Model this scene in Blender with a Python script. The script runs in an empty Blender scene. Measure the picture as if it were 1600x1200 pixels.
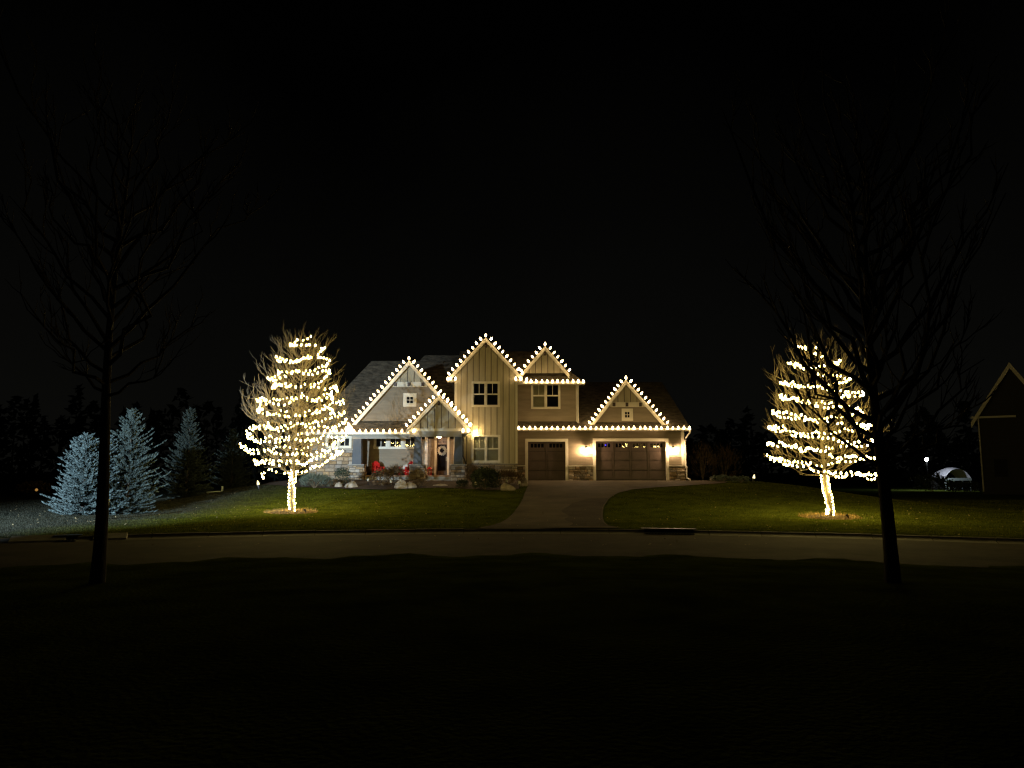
import bpy, math, random
from mathutils import Vector, Matrix, Euler
R = math.radians
random.seed(11)
sc = bpy.context.scene
col = sc.collection
# ------------------------------------------------------------------ camera
PITCH = R(6.8); F = 1155.0; EYE = 1.6
cd = bpy.data.cameras.new('camera'); cam = bpy.data.objects.new('camera', cd); col.objects.link(cam)
cd.sensor_width = 36.0; cd.lens = 26.0; cd.clip_end = 3000; cd.clip_start = 0.1
cam.location = (0, 0, EYE); cam.rotation_euler = (R(90) + PITCH, 0, 0)
sc.camera = cam
# ------------------------------------------------------------------ world: night sky with thin, faintly lit cloud
w = bpy.data.worlds.new('World'); sc.world = w; w.use_nodes = True
nt = w.node_tree; nt.nodes.clear()
wo = nt.nodes.new('ShaderNodeOutputWorld'); bg = nt.nodes.new('ShaderNodeBackground')
tc = nt.nodes.new('ShaderNodeTexCoord'); nz = nt.nodes.new('ShaderNodeTexNoise'); cr = nt.nodes.new('ShaderNodeValToRGB')
nz.inputs['Scale'].default_value = 2.0; nz.inputs['Detail'].default_value = 3
cr.color_ramp.elements[0].position = 0.0; cr.color_ramp.elements[0].color = (0.0031, 0.0031, 0.0026, 1)
cr.color_ramp.elements[1].position = 0.62; cr.color_ramp.elements[1].color = (0.0002, 0.0002, 0.0002, 1)
sx = nt.nodes.new('ShaderNodeSeparateXYZ'); ad = nt.nodes.new('ShaderNodeMath'); ad.operation = 'MULTIPLY_ADD'
nt.links.new(tc.outputs['Generated'], nz.inputs['Vector']); nt.links.new(tc.outputs['Generated'], sx.inputs[0])
nt.links.new(nz.outputs['Fac'], ad.inputs[0]); ad.inputs[1].default_value = 0.5
sb = nt.nodes.new('ShaderNodeMath'); sb.operation = 'SUBTRACT'; nt.links.new(sx.outputs['Z'], sb.inputs[0]); sb.inputs[1].default_value = 0.2
nt.links.new(sb.outputs[0], ad.inputs[2]); nt.links.new(ad.outputs[0], cr.inputs['Fac'])
nt.links.new(cr.outputs['Color'], bg.inputs['Color']); nt.links.new(bg.outputs[0], wo.inputs[0])
bg.inputs['Strength'].default_value = 1.0
# ------------------------------------------------------------------ moonlight behind cloud
sd = bpy.data.lights.new('moon', 'SUN'); sd.energy = 0.002; sd.angle = R(20); sd.color = (0.8, 0.9, 1)
so = bpy.data.objects.new('moon', sd); col.objects.link(so); so.rotation_euler = (R(40), 0, R(-30))
# ------------------------------------------------------------------ exposure
sc.view_settings.view_transform = 'Standard'; sc.view_settings.look = 'None'
sc.view_settings.exposure = 0.0; sc.view_settings.gamma = 1.0; sc.view_settings.use_curve_mapping = False
sc.render.engine = 'CYCLES'
sc.cycles.use_denoising = True; sc.cycles.max_bounces = 6; sc.cycles.diffuse_bounces = 2; sc.cycles.glossy_bounces = 3
sc.cycles.transparent_max_bounces = 12; sc.cycles.pixel_filter_type = 'BLACKMAN_HARRIS'; sc.cycles.filter_width = 1.3
sc.cycles.caustics_reflective = False; sc.cycles.caustics_refractive = False
sc.cycles.sample_clamp_indirect = 2.0

# ================================================================== helpers
def at(px, py, Y):
    """point on the vertical plane at distance Y that is seen at photo pixel (px, py)"""
    x = (px - 800) / F; y = (600 - py) / F
    t = Y / (math.cos(PITCH) - y * math.sin(PITCH))
    return Vector((t * x, Y, EYE + t * (y * math.cos(PITCH) + math.sin(PITCH))))
def X(px, Y, py=690): return at(px, py, Y).x
def Z(py, Y): return at(800, py, Y).z

class MB:
    def __init__(s): s.v = []; s.f = []
    def quad(s, a, b, c, d):
        n = len(s.v); s.v += [tuple(a), tuple(b), tuple(c), tuple(d)]; s.f.append((n, n+1, n+2, n+3)); return s
    def tri(s, a, b, c):
        n = len(s.v); s.v += [tuple(a), tuple(b), tuple(c)]; s.f.append((n, n+1, n+2)); return s
    def box(s, x0, x1, y0, y1, z0, z1):
        n = len(s.v)
        s.v += [(x0,y0,z0),(x1,y0,z0),(x1,y1,z0),(x0,y1,z0),(x0,y0,z1),(x1,y0,z1),(x1,y1,z1),(x0,y1,z1)]
        s.f += [tuple(n+i for i in q) for q in ((0,3,2,1),(4,5,6,7),(0,1,5,4),(1,2,6,5),(2,3,7,6),(3,0,4,7))]; return s
    def hexa(s, bot, top):
        """frustum between two loops of the same length"""
        n = len(s.v); k = len(bot); s.v += [tuple(p) for p in bot] + [tuple(p) for p in top]
        s.f.append(tuple(n+k-1-i for i in range(k))); s.f.append(tuple(n+k+i for i in range(k)))
        for i in range(k): j = (i+1) % k; s.f.append((n+i, n+j, n+k+j, n+k+i))
        return s
    def frustum(s, cx, cy, z0, z1, w0, d0, w1, d1):
        r = lambda w, d, z: [(cx-w/2,cy-d/2,z),(cx+w/2,cy-d/2,z),(cx+w/2,cy+d/2,z),(cx-w/2,cy+d/2,z)]
        return s.hexa(r(w0,d0,z0), r(w1,d1,z1))
    def prism(s, poly, y0, y1):
        """polygon of (x, z) pulled from y0 to y1"""
        return s.hexa([(x, y1, z) for x, z in poly], [(x, y0, z) for x, z in poly])
    def bar(s, a, b, w, h):
        """box beam from a to b, w across, h in the upright sense"""
        a = Vector(a); b = Vector(b); d = (b-a).normalized()
        side = d.cross(Vector((0,0,1)))
        side = side.normalized() if side.length > 1e-4 else Vector((1,0,0))
        up = side.cross(d)
        r = lambda p: [p - side*w/2 - up*h/2, p + side*w/2 - up*h/2, p + side*w/2 + up*h/2, p - side*w/2 + up*h/2]
        return s.hexa(r(a), r(b))
    def tube(s, pts, rad, n=4, cap=True):
        pts = [Vector(p) for p in pts]; m = len(pts); base = len(s.v)
        ref = Vector((0.31, 0.17, 0.93))
        for i, p in enumerate(pts):
            d = pts[min(i+1, m-1)] - pts[max(i-1, 0)]
            if d.length < 1e-7: d = Vector((0,0,1))
            d.normalize()
            a = d.cross(ref)
            if a.length < 0.05: a = d.cross(Vector((1,0,0)))
            a.normalize(); b = d.cross(a)
            r = rad[i] if isinstance(rad, (list, tuple)) else rad
            for k in range(n):
                t = 2*math.pi*k/n; q = p + a*(r*math.cos(t)) + b*(r*math.sin(t)); s.v.append((q.x, q.y, q.z))
        for i in range(m-1):
            for k in range(n):
                k2 = (k+1) % n
                s.f.append((base+i*n+k, base+i*n+k2, base+(i+1)*n+k2, base+(i+1)*n+k))
        if cap:
            s.f.append(tuple(base+n-1-k for k in range(n))); s.f.append(tuple(base+(m-1)*n+k for k in range(n)))
        return s
    def lathe(s, cx, cy, prof, n=12):
        base = len(s.v); m = len(prof)
        for r, z in prof:
            for k in range(n):
                t = 2*math.pi*k/n; s.v.append((cx + r*math.cos(t), cy + r*math.sin(t), z))
        for i in range(m-1):
            for k in range(n):
                k2 = (k+1) % n; s.f.append((base+i*n+k, base+i*n+k2, base+(i+1)*n+k2, base+(i+1)*n+k))
        s.f.append(tuple(base+n-1-k for k in range(n))); s.f.append(tuple(base+(m-1)*n+k for k in range(n)))
        return s
    def mesh(s, name, mat, smooth=False):
        me = bpy.data.meshes.new(name); me.from_pydata(s.v, [], s.f)
        for m in (mat if isinstance(mat, (list, tuple)) else [mat]): me.materials.append(m)
        if smooth: me.polygons.foreach_set('use_smooth', [True]*len(me.polygons))
        me.update(); return me
    def build(s, name, mat, parent=None, smooth=False, loc=None):
        return link(name, s.mesh(name, mat, smooth), parent, loc)
def link(name, data, parent=None, loc=None):
    o = bpy.data.objects.new(name, data); col.objects.link(o)
    if loc is not None: o.location = loc
    if parent is not None:
        o.parent = parent
        if parent.type == 'EMPTY' and parent.get('_w', 0): o.matrix_parent_inverse = Matrix.Translation(-parent.location)
    return o
def tag(o, label=None, cat=None, group=None, kind=None):
    if label: o['label'] = label
    if cat: o['category'] = cat
    if group: o['group'] = group
    if kind: o['kind'] = kind
    return o
worldly = []
def thing(name, label, cat, loc=(0,0,0), group=None, world=True, rz=0):
    """Empty at the thing's base; world=True: its parts are given in world coordinates"""
    o = bpy.data.objects.new(name, None); col.objects.link(o); o.location = loc; o.rotation_euler = (0,0,rz)
    o.empty_display_size = 0.2
    if world: o['_w'] = 1; worldly.append(o)
    return tag(o, label, cat, group)
def stuff(o): o['kind'] = 'stuff'; return o
def struct(o): o['kind'] = 'structure'; return o

# ================================================================== materials
def material(name, rgb, rough=0.7, var=0.0, scale=6.0, bump=0.0, bscale=30.0, rand=0.0, spec=0.3, stretch=None, rgb2=None):
    m = bpy.data.materials.new(name); m.use_nodes = True; t = m.node_tree; N = t.nodes; L = t.links
    b = N['Principled BSDF']; b.inputs['Roughness'].default_value = rough
    if 'Specular IOR Level' in b.inputs: b.inputs['Specular IOR Level'].default_value = spec
    b.inputs['Base Color'].default_value = (*rgb, 1)
    tcn = N.new('ShaderNodeTexCoord'); vec = tcn.outputs['Object']
    if stretch:
        mp = N.new('ShaderNodeMapping'); mp.inputs['Scale'].default_value = stretch; L.new(vec, mp.inputs['Vector']); vec = mp.outputs['Vector']
    c = None
    if var or rgb2:
        n = N.new('ShaderNodeTexNoise'); n.inputs['Scale'].default_value = scale; n.inputs['Detail'].default_value = 5; n.inputs['Roughness'].default_value = 0.65
        L.new(vec, n.inputs['Vector'])
        r = N.new('ShaderNodeValToRGB'); L.new(n.outputs['Fac'], r.inputs['Fac'])
        lo = tuple(max(0, x*(1-var)) for x in rgb); hi = rgb2 if rgb2 else tuple(min(1, x*(1+var)) for x in rgb)
        r.color_ramp.elements[0].position = 0.32; r.color_ramp.elements[0].color = (*lo, 1)
        r.color_ramp.elements[1].position = 0.68; r.color_ramp.elements[1].color = (*hi, 1)
        c = r.outputs['Color']
    if rand:
        oi = N.new('ShaderNodeObjectInfo'); mr = N.new('ShaderNodeMapRange')
        mr.inputs['To Min'].default_value = 1-rand; mr.inputs['To Max'].default_value = 1+rand
        L.new(oi.outputs['Random'], mr.inputs['Value'])
        hs = N.new('ShaderNodeHueSaturation'); L.new(mr.outputs['Result'], hs.inputs['Value'])
        mr2 = N.new('ShaderNodeMapRange'); mr2.inputs['To Min'].default_value = 0.5; mr2.inputs['To Max'].default_value = 1.3
        mm = N.new('ShaderNodeMath'); mm.operation = 'FRACT'; mu = N.new('ShaderNodeMath'); mu.operation = 'MULTIPLY'; mu.inputs[1].default_value = 7.31
        L.new(oi.outputs['Random'], mu.inputs[0]); L.new(mu.outputs[0], mm.inputs[0]); L.new(mm.outputs[0], mr2.inputs['Value']); L.new(mr2.outputs['Result'], hs.inputs['Saturation'])
        if c: L.new(c, hs.inputs['Color'])
        else: hs.inputs['Color'].default_value = (*rgb, 1)
        c = hs.outputs['Color']
    if c: L.new(c, b.inputs['Base Color'])
    if bump:
        n2 = N.new('ShaderNodeTexNoise'); n2.inputs['Scale'].default_value = bscale; n2.inputs['Detail'].default_value = 4; L.new(vec, n2.inputs['Vector'])
        bp = N.new('ShaderNodeBump'); bp.inputs['Strength'].default_value = bump; bp.inputs['Distance'].default_value = 0.05
        L.new(n2.outputs['Fac'], bp.inputs['Height']); L.new(bp.outputs['Normal'], b.inputs['Normal'])
    return m
def turf(m, dull, dull2, translucent=0.0):
    """west of the lot line the neighbour's turf is dormant and grey"""
    t = m.node_tree; N = t.nodes; L = t.links; b = N['Principled BSDF']; lk = b.inputs['Base Color'].links[0]; src = lk.from_socket
    b.inputs['Specular IOR Level'].default_value = 0.0
    tc_ = N.new('ShaderNodeTexCoord'); sp_ = N.new('ShaderNodeSeparateXYZ'); L.new(tc_.outputs['Object'], sp_.inputs[0])
    nn = N.new('ShaderNodeTexNoise'); nn.inputs['Scale'].default_value = 0.5; L.new(tc_.outputs['Object'], nn.inputs['Vector'])
    ad_ = N.new('ShaderNodeMath'); ad_.operation = 'MULTIPLY_ADD'; ad_.inputs[1].default_value = 3.0; L.new(nn.outputs['Fac'], ad_.inputs[0]); L.new(sp_.outputs['X'], ad_.inputs[2])
    mr_ = N.new('ShaderNodeMapRange'); mr_.inputs['From Min'].default_value = -14.2; mr_.inputs['From Max'].default_value = -10.6; L.new(ad_.outputs[0], mr_.inputs['Value'])
    n3 = N.new('ShaderNodeTexNoise'); n3.inputs['Scale'].default_value = 5.0; n3.inputs['Detail'].default_value = 5; L.new(tc_.outputs['Object'], n3.inputs['Vector'])
    rm = N.new('ShaderNodeValToRGB'); rm.color_ramp.elements[0].position = 0.35; rm.color_ramp.elements[0].color = (*dull, 1); rm.color_ramp.elements[1].position = 0.68; rm.color_ramp.elements[1].color = (*dull2, 1); L.new(n3.outputs['Fac'], rm.inputs['Fac'])
    mx = N.new('ShaderNodeMixRGB'); L.new(mr_.outputs['Result'], mx.inputs['Fac']); L.new(rm.outputs['Color'], mx.inputs['Color1']); L.new(src, mx.inputs['Color2'])
    L.new(mx.outputs['Color'], b.inputs['Base Color'])
    if translucent:
        tr = N.new('ShaderNodeBsdfTranslucent'); L.new(mx.outputs['Color'], tr.inputs['Color']); ms = N.new('ShaderNodeMixShader'); ms.inputs['Fac'].default_value = translucent
        o = N['Material Output']; L.new(b.outputs[0], ms.inputs[1]); L.new(tr.outputs[0], ms.inputs[2]); L.new(ms.outputs[0], o.inputs['Surface'])
def emit(name, rgb, strength):
    m = bpy.data.materials.new(name); m.use_nodes = True; t = m.node_tree; t.nodes.clear()
    o = t.nodes.new('ShaderNodeOutputMaterial'); e = t.nodes.new('ShaderNodeEmission')
    e.inputs['Color'].default_value = (*rgb, 1); e.inputs['Strength'].default_value = strength
    t.links.new(e.outputs[0], o.inputs[0]); m.cycles.emission_sampling = 'FRONT'; return m
def glass(name, tint, gloss=0.16):
    m = bpy.data.materials.new(name); m.use_nodes = True; t = m.node_tree; t.nodes.clear()
    o = t.nodes.new('ShaderNodeOutputMaterial'); a = t.nodes.new('ShaderNodeBsdfTransparent'); g = t.nodes.new('ShaderNodeBsdfGlossy'); mx = t.nodes.new('ShaderNodeMixShader')
    a.inputs['Color'].default_value = (*tint, 1); g.inputs['Roughness'].default_value = 0.015; mx.inputs['Fac'].default_value = gloss
    t.links.new(a.outputs[0], mx.inputs[1]); t.links.new(g.outputs[0], mx.inputs[2]); t.links.new(mx.outputs[0], o.inputs[0]); return m
M = dict(
    siding = material('taupe_siding', (0.25, 0.205, 0.15), 0.75, 0.16, 1.3, 0.15, 40, stretch=(0.4, 1, 3)),
    batten = material('beige_board_siding', (0.46, 0.405, 0.30), 0.7, 0.12, 1.5, 0.12, 30, stretch=(3, 1, 0.4)),
    trim = material('cream_trim', (0.72, 0.67, 0.57), 0.5, 0.06, 3),
    gutter = material('white_gutter', (0.55, 0.52, 0.46), 0.4, 0.05, 3),
    column = material('slate_column', (0.085, 0.095, 0.115), 0.6, 0.08, 3),
    beam = material('grey_beam_paint', (0.30, 0.285, 0.255), 0.6, 0.08, 3),
    shingle = material('roof_shingle', (0.085, 0.068, 0.050), 0.9, 0.55, 2.6, 0.8, 9, rgb2=(0.17, 0.14, 0.10), stretch=(1, 1, 2.2)),
    stone = material('field_stone', (0.36, 0.27, 0.185), 0.85, 0.4, 7, 0.6, 14, rand=0.5),
    mortar = material('mortar', (0.10, 0.085, 0.07), 0.95, 0.2, 10, 0.3, 30),
    gdoor = material('brown_garage_door', (0.075, 0.053, 0.046), 0.45, 0.12, 2, 0.05, 20),
    door = material('dark_entry_door', (0.06, 0.035, 0.028), 0.4, 0.1, 4),
    deck = material('porch_boards', (0.34, 0.20, 0.11), 0.6, 0.2, 4, stretch=(0.3, 4, 1)),
    concrete = material('concrete', (0.34, 0.32, 0.29), 0.85, 0.2, 3, 0.2, 25),
    glass = glass('window_glass', (0.75, 0.78, 0.76), 0.17),
    dglass = glass('door_glass', (0.3, 0.3, 0.32), 0.035),
    gglass = glass('garage_glass', (0.45, 0.45, 0.47), 0.20),
    blind = material('pale_blind', (0.62, 0.55, 0.38), 0.8, 0.08, 4),
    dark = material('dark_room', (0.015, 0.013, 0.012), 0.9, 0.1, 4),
    black = material('black_metal', (0.015, 0.014, 0.014), 0.45, 0.1, 10),
    red = material('red_paint', (0.55, 0.02, 0.018), 0.45, 0.1, 8),
    cushion = material('white_cushion', (0.75, 0.70, 0.66), 0.9, 0.08, 12),
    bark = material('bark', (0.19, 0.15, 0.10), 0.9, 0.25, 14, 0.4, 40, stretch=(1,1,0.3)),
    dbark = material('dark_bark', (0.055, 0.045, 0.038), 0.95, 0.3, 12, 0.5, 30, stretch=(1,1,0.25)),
    spruce = material('blue_spruce_needles', (0.05, 0.08, 0.083), 0.85, 0.5, 7, rgb2=(0.15, 0.20, 0.205)),
    dspruce = material('dimmed_spruce_needles', (0.03, 0.045, 0.04), 0.85, 0.5, 7, rgb2=(0.085, 0.115, 0.11)),  # tall spruce: its weaker light is put into a darker needle colour
    gspruce = material('dark_spruce_needles', (0.015, 0.022, 0.018), 0.85, 0.5, 7, rgb2=(0.04, 0.055, 0.05)),  # shade on the rear spruces put into the needles; far wood shares it
    grass = material('grass_blades', (0.105, 0.125, 0.010), 0.9, 0.45, 1.4, rgb2=(0.16, 0.17, 0.016)),
    lawn = material('lawn_soil', (0.052, 0.068, 0.010), 0.95, 0.4, 0.8, 0.6, 18, rgb2=(0.085, 0.10, 0.018)),
    asphalt = material('asphalt', (0.068, 0.057, 0.043), 0.95, 0.3, 0.7, 0.35, 45, spec=0.1),
    drive = material('asphalt_driveway', (0.105, 0.086, 0.064), 0.9, 0.35, 0.45, 0.3, 40, spec=0.05),
    patch = material('newer_asphalt', (0.062, 0.05, 0.037), 0.9, 0.35, 0.8, 0.3, 40, spec=0.05),
    kerb = material('kerb_concrete', (0.15, 0.135, 0.11), 0.9, 0.25, 3, 0.3, 25),
    mulch = material('mulch', (0.055, 0.036, 0.024), 0.95, 0.5, 9, 0.9, 14),
    straw = material('dry_straw', (0.38, 0.25, 0.10), 0.9, 0.35, 10),
    brownleaf = material('dry_perennial', (0.13, 0.085, 0.045), 0.9, 0.4, 6),
    green = material('evergreen_leaf', (0.035, 0.052, 0.032), 0.85, 0.4, 6, rgb2=(0.075, 0.095, 0.062)),
    grey_green = material('grey_green_leaf', (0.10, 0.125, 0.10), 0.85, 0.4, 6),
    boulder = material('boulder', (0.34, 0.29, 0.24), 0.9, 0.35, 4, 0.7, 9),
    leaf = material('fallen_leaf', (0.35, 0.27, 0.15), 0.8, 0.3, 30),
    wreath = material('frosted_wreath', (0.45, 0.40, 0.33), 0.9, 0.35, 30),
    sign = material('plaque_board', (0.20, 0.15, 0.115), 0.8, 0.2, 8),
    nwall = material('charcoal_siding', (0.035, 0.033, 0.032), 0.8, 0.15, 2, stretch=(0.4, 1, 4)),
    hedge_glow = emit('dim_amber_glow', (1.0, 0.5, 0.12), 0.35),
    wire = material('green_wire', (0.012, 0.02, 0.012), 0.6),
    plastic = material('pale_utility_plastic', (0.62, 0.70, 0.72), 0.5, 0.06, 6),
    canvas = material('pale_canvas', (0.55, 0.52, 0.58), 0.8, 0.12, 5),
    bulb = emit('warm_bulb', (1.0, 0.68, 0.30), 20.0),
    tbulb = emit('warm_tree_bulb', (1.0, 0.76, 0.22), 56.0),
    lantern = emit('lantern_glow', (1.0, 0.66, 0.34), 750.0),
    ceiling = emit('ceiling_glow', (1.0, 0.60, 0.30), 190.0),
    flood = emit('flood_glow', (1.0, 0.72, 0.28), 150.0),
    cool = emit('cool_glow', (0.8, 0.92, 1.0), 420.0),
    blue = emit('blue_reflection_glow', (0.08, 0.06, 1.0), 3.0),  # reflection in the garage panes, carried by added bulbs
    spot = emit('spot_glow', (1.0, 0.86, 0.42), 2.2),
)

turf(M['lawn'], (0.028, 0.03, 0.022), (0.062, 0.064, 0.05))
turf(M['grass'], (0.03, 0.034, 0.024), (0.085, 0.088, 0.07), 0.45)
# ================================================================== terrain
RC = (0.0, -5.0); RO = 29.6; RI = 22.9           # the street rings a planted island: centre, outer and inner kerb radius
ST = -0.36                                       # street level
def sm(a, b, x): t = min(1, max(0, (x-a)/(b-a))); return t*t*(3-2*t)
def ground(x, y):
    r = math.hypot(x-RC[0], y-RC[1])
    if r < RI+0.9:
        e_ = RI - r + 0.35*math.sin(x*1.9+0.4) + 0.25*math.sin(x*4.3+y*2.1)
        return ST + max(-0.09, min(0.10, 0.12*e_)) + 0.28*(1-sm(13, RI, r)) + 0.04*math.sin(x*0.21+1)*sm(0, 6, RI-r)
    if r < RO: return ST-0.08
    k = 4.5*(1-sm(-8, -3, x)); y1 = 50 - 0.3*k
    rise = max(0, min(1, (y-30-k)/(y1-30-k)))*0.55 + 0.45*sm(29+k, y1, y)
    wx = 0.06 + 0.94*sm(-24, -14, x)*(1-sm(16, 25, x))
    wx *= 1 - 0.8*sm(70, 95, y)
    return ST + 0.12*sm(RO-0.01, RO+0.2, r) + 1.24*rise*wx + 0.025*math.sin(x*0.9+y*0.4)*sm(RO+1, RO+4, r)*(1-sm(41, 45, y))
def axis(lo, hi, a, b, fine, coarse):
    out = []; v = lo
    while v < a: out.append(v); v += max(fine, min(coarse, (a-v)*0.35))
    v = a
    while v < b: out.append(v); v += fine
    v = b
    while v < hi: out.append(v); v += max(fine, min(coarse, (v-b)*0.35))
    out.append(hi); return out
xs = axis(-900, 900, -26, 26, 0.4, 120); ys = axis(-300, 1500, 12, 58, 0.4, 150)
g = MB(); nx = len(xs)
for yy in ys:
    for xx in xs: g.v.append((xx, yy, ground(xx, yy)))
for j in range(len(ys)-1):
    for i in range(nx-1): g.f.append((j*nx+i, j*nx+i+1, (j+1)*nx+i+1, (j+1)*nx+i))
struct(g.build('ground', M['lawn'], smooth=True))
def ring(r, a): return (RC[0] + r*math.sin(a), RC[1] + r*math.cos(a))
NA = 120
rd = MB()
for i in range(NA+1):
    a = -math.pi + 2*math.pi*i/NA
    for k in range(5):
        r = RI-1.2 + (RO-RI+1.22)*k/4; x, y = ring(r, a); rd.v.append((x, y, ST + 0.03*math.sin(math.pi*k/4)))
for i in range(NA):
    for k in range(4): b0 = i*5+k; rd.f.append((b0, b0+5, b0+6, b0+1))
struct(rd.build('road', M['asphalt'], smooth=True))
# kerbs: cast lengths with open joints between them
def kerb(name, r_in, r_out):
    root = struct(bpy.data.objects.new(name, None)); col.objects.link(root)
    n = 62; rk = random.Random(12)
    for i in range(n):
        a0 = -math.pi/1.9 + (math.pi*2/1.9)*i/n + 0.0004; a1 = -math.pi/1.9 + (math.pi*2/1.9)*(i+1)/n - 0.0004
        dz = rk.uniform(-0.008, 0.008); dr = rk.uniform(-0.012, 0.012)
        m = MB(); prof = [(r_in-0.5, 0.008), (r_in-0.05, 0.026), (r_in+0.04, 0.05), (r_in+0.13, 0.108), (r_out, 0.116), (r_out, -0.1)]
        for j in range(4):
            a = a0 + (a1-a0)*j/3
            for r, z in prof: x, y = ring(r+dr, a); m.v.append((x, y, ST+z+dz*min(1, z*10)))
        k = len(prof)
        for j in range(3):
            for q in range(k-1): b0 = j*k+q; m.f.append((b0, b0+k, b0+k+1, b0+1))
        m.f.append(tuple(range(k))); m.f.append(tuple(3*k+q for q in range(k)))
        m.build('kerb_length', M['kerb'], root)
kerb('kerb', RO-0.04, RO+0.2)
# driveway: a draped sheet, narrow at the street, fanning out before the garage
DL = [(24.72, -1.15), (25.7, -0.72), (27.2, -0.45), (29.25, -0.25), (31.75, 0.05), (35.05, 0.36), (37.85, 0.55), (41.05, 0.7), (45, 0.95), (51.96, 1.0)]
DR = [(24.72, 3.6), (25.7, 3.3), (27.2, 3.35), (29.25, 3.55), (32.5, 3.94), (35.05, 4.32), (37.85, 4.92), (40.7, 5.8), (42.85, 6.9), (44.2, 8.8), (45.4, 10.6), (46.5, 12.3), (47.65, 13.6), (49, 14.2), (51.96, 14.3)]
def lerp(tab, y):
    if y <= tab[0][0]: return tab[0][1]
    for (a, b), (c, d) in zip(tab, tab[1:]):
        if y <= c: return b + (d-b)*(y-a)/(c-a)
    return tab[-1][1]
dv = MB(); NK = 24; rows = []
yy = 24.72
while yy < 51.96: rows.append(yy); yy += 0.5
rows.append(51.96)
for y in rows:
    a, b = lerp(DL, y), lerp(DR, y)
    for k in range(NK+1):
        x = a + (b-a)*k/NK; dv.v.append((x, y, ground(x, y) + 0.03))
for j in range(len(rows)-1):
    for k in range(NK): b0 = j*(NK+1)+k; dv.f.append((b0, b0+1, b0+NK+2, b0+NK+1))
struct(dv.build('driveway', M['drive'], smooth=True))
pt = MB(); PR = [25.4 + 0.5*i for i in range(26)]
for y in PR:
    a, b = 2.0 + 0.035*(y-25) + 0.12*math.sin(y*1.7), lerp(DR, y) - 0.06
    if y > 34: a += (y-34)*0.32
    a = min(a, b-0.05)
    for k in range(7): x = a + (b-a)*k/6; pt.v.append((x, y, ground(x, y) + 0.036))
for j in range(len(PR)-1):
    for k in range(6): b0 = j*7+k; pt.f.append((b0, b0+1, b0+8, b0+7))
struct(pt.build('driveway_patch', M['patch'], smooth=True))
# planting bed along the porch and round to the driveway
BED = [(-15.5, 46.4), (-13, 44.6), (-10, 43.6), (-7, 43.2), (-4.4, 43.8), (-3, 43.2), (-1.2, 42.3), (0.1, 42.7), (0.45, 43.4)]
def bed_front(x):
    return lerp([(p[0], p[1]) for p in BED], x)
bd = MB(); xb = [-15.5 + 15.95*i/64 for i in range(65)]
for x in xb:
    for k in range(5):
        y = bed_front(x) + (50.7-bed_front(x))*k/4; bd.v.append((x, y, ground(x, y) + 0.035 + (0.05 if k else 0)))
for i in range(64):
    for k in range(4): b0 = i*5+k; bd.f.append((b0, b0+5, b0+6, b0+1))
struct(bd.build('planting_bed', M['mulch'], smooth=True))

GZ = ground(6, 52)                               # level of the house pad
# ================================================================== the house
house = thing('house', 'two storey taupe and beige house with stone base and many lit gables', 'house', (0, 52, GZ))
H = house
def gable_ext(pts):
    """left/right x of a convex (x,z) polygon at height z"""
    def ext(z):
        xs_ = []
        for (x0, z0), (x1, z1) in zip(pts, pts[1:]+pts[:1]):
            if abs(z1-z0) < 1e-9:
                if abs(z-z0) < 1e-6: xs_ += [x0, x1]
            elif min(z0, z1)-1e-9 <= z <= max(z0, z1)+1e-9: xs_.append(x0 + (x1-x0)*(z-z0)/(z1-z0))
        return (min(xs_), max(xs_)) if xs_ else None
    return ext
def lap_siding(name, poly, y, mat, holes=(), course=0.17, proud=0.026):
    """lap boards over polygon poly (x,z) facing the street, with rectangular openings"""
    ext = gable_ext(poly); z0 = min(p[1] for p in poly); z1 = max(p[1] for p in poly)
    cuts = {round(z0, 4), round(z1, 4)}
    k = 0
    while z0 + k*course < z1: cuts.add(round(z0 + k*course, 4)); k += 1
    for (a, b, c, d) in holes: cuts |= {round(c, 4), round(d, 4)}
    for p in poly: cuts.add(round(p[1], 4))
    cuts = sorted(c for c in cuts if z0-1e-6 <= c <= z1+1e-6); m = MB()
    for lo, hi in zip(cuts, cuts[1:]):
        if hi - lo < 0.004: continue
        e0, e1 = ext(lo), ext(hi)
        if not e0 or not e1: continue
        ph = lambda z: ((z - z0)/course) % 1.0
        f0 = ph(lo + 1e-5); f1 = f0 + (hi-lo)/course
        y0 = y - proud*(1-f0); y1 = y - proud*(1-min(1, f1))
        mid = (lo+hi)/2
        hs = sorted((a, b) for (a, b, c, d) in holes if c < mid < d)
        segs = []; cur = -1e9
        for a, b in hs: segs.append((cur, a)); cur = b
        segs.append((cur, 1e9))
        for a, b in segs:
            xl0, xr0 = max(a, e0[0]), min(b, e0[1]); xl1, xr1 = max(a, e1[0]), min(b, e1[1])
            if xr0 - xl0 < 0.01 and xr1 - xl1 < 0.01: continue
            m.quad((xl0, y0, lo), (xr0, y0, lo), (max(xr1, xl1), y1, hi), (xl1, y1, hi))
            if f0 < 0.01: m.quad((xl0, y, lo), (xr0, y, lo), (xr0, y0, lo), (xl0, y0, lo))
    o = m.build(name, mat, H); return o
def flat_wall(name, poly, y, mat, holes=()):
    ext = gable_ext(poly); zs = sorted({p[1] for p in poly} | {v for h in holes for v in h[2:]}); m = MB()
    for lo, hi in zip(zs, zs[1:]):
        e0, e1 = ext(lo+1e-6), ext(hi-1e-6); mid = (lo+hi)/2
        hs = sorted((a, b) for (a, b, c, d) in holes if c < mid < d); cur = -1e9; segs = []
        for a, b in hs: segs.append((cur, a)); cur = b
        segs.append((cur, 1e9))
        for a, b in segs: m.quad((max(a, e0[0]), y, lo), (min(b, e0[1]), y, lo), (min(b, e1[1]), y, hi), (max(a, e1[0]), y, hi))
    return m.build(name, mat, H)
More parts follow.
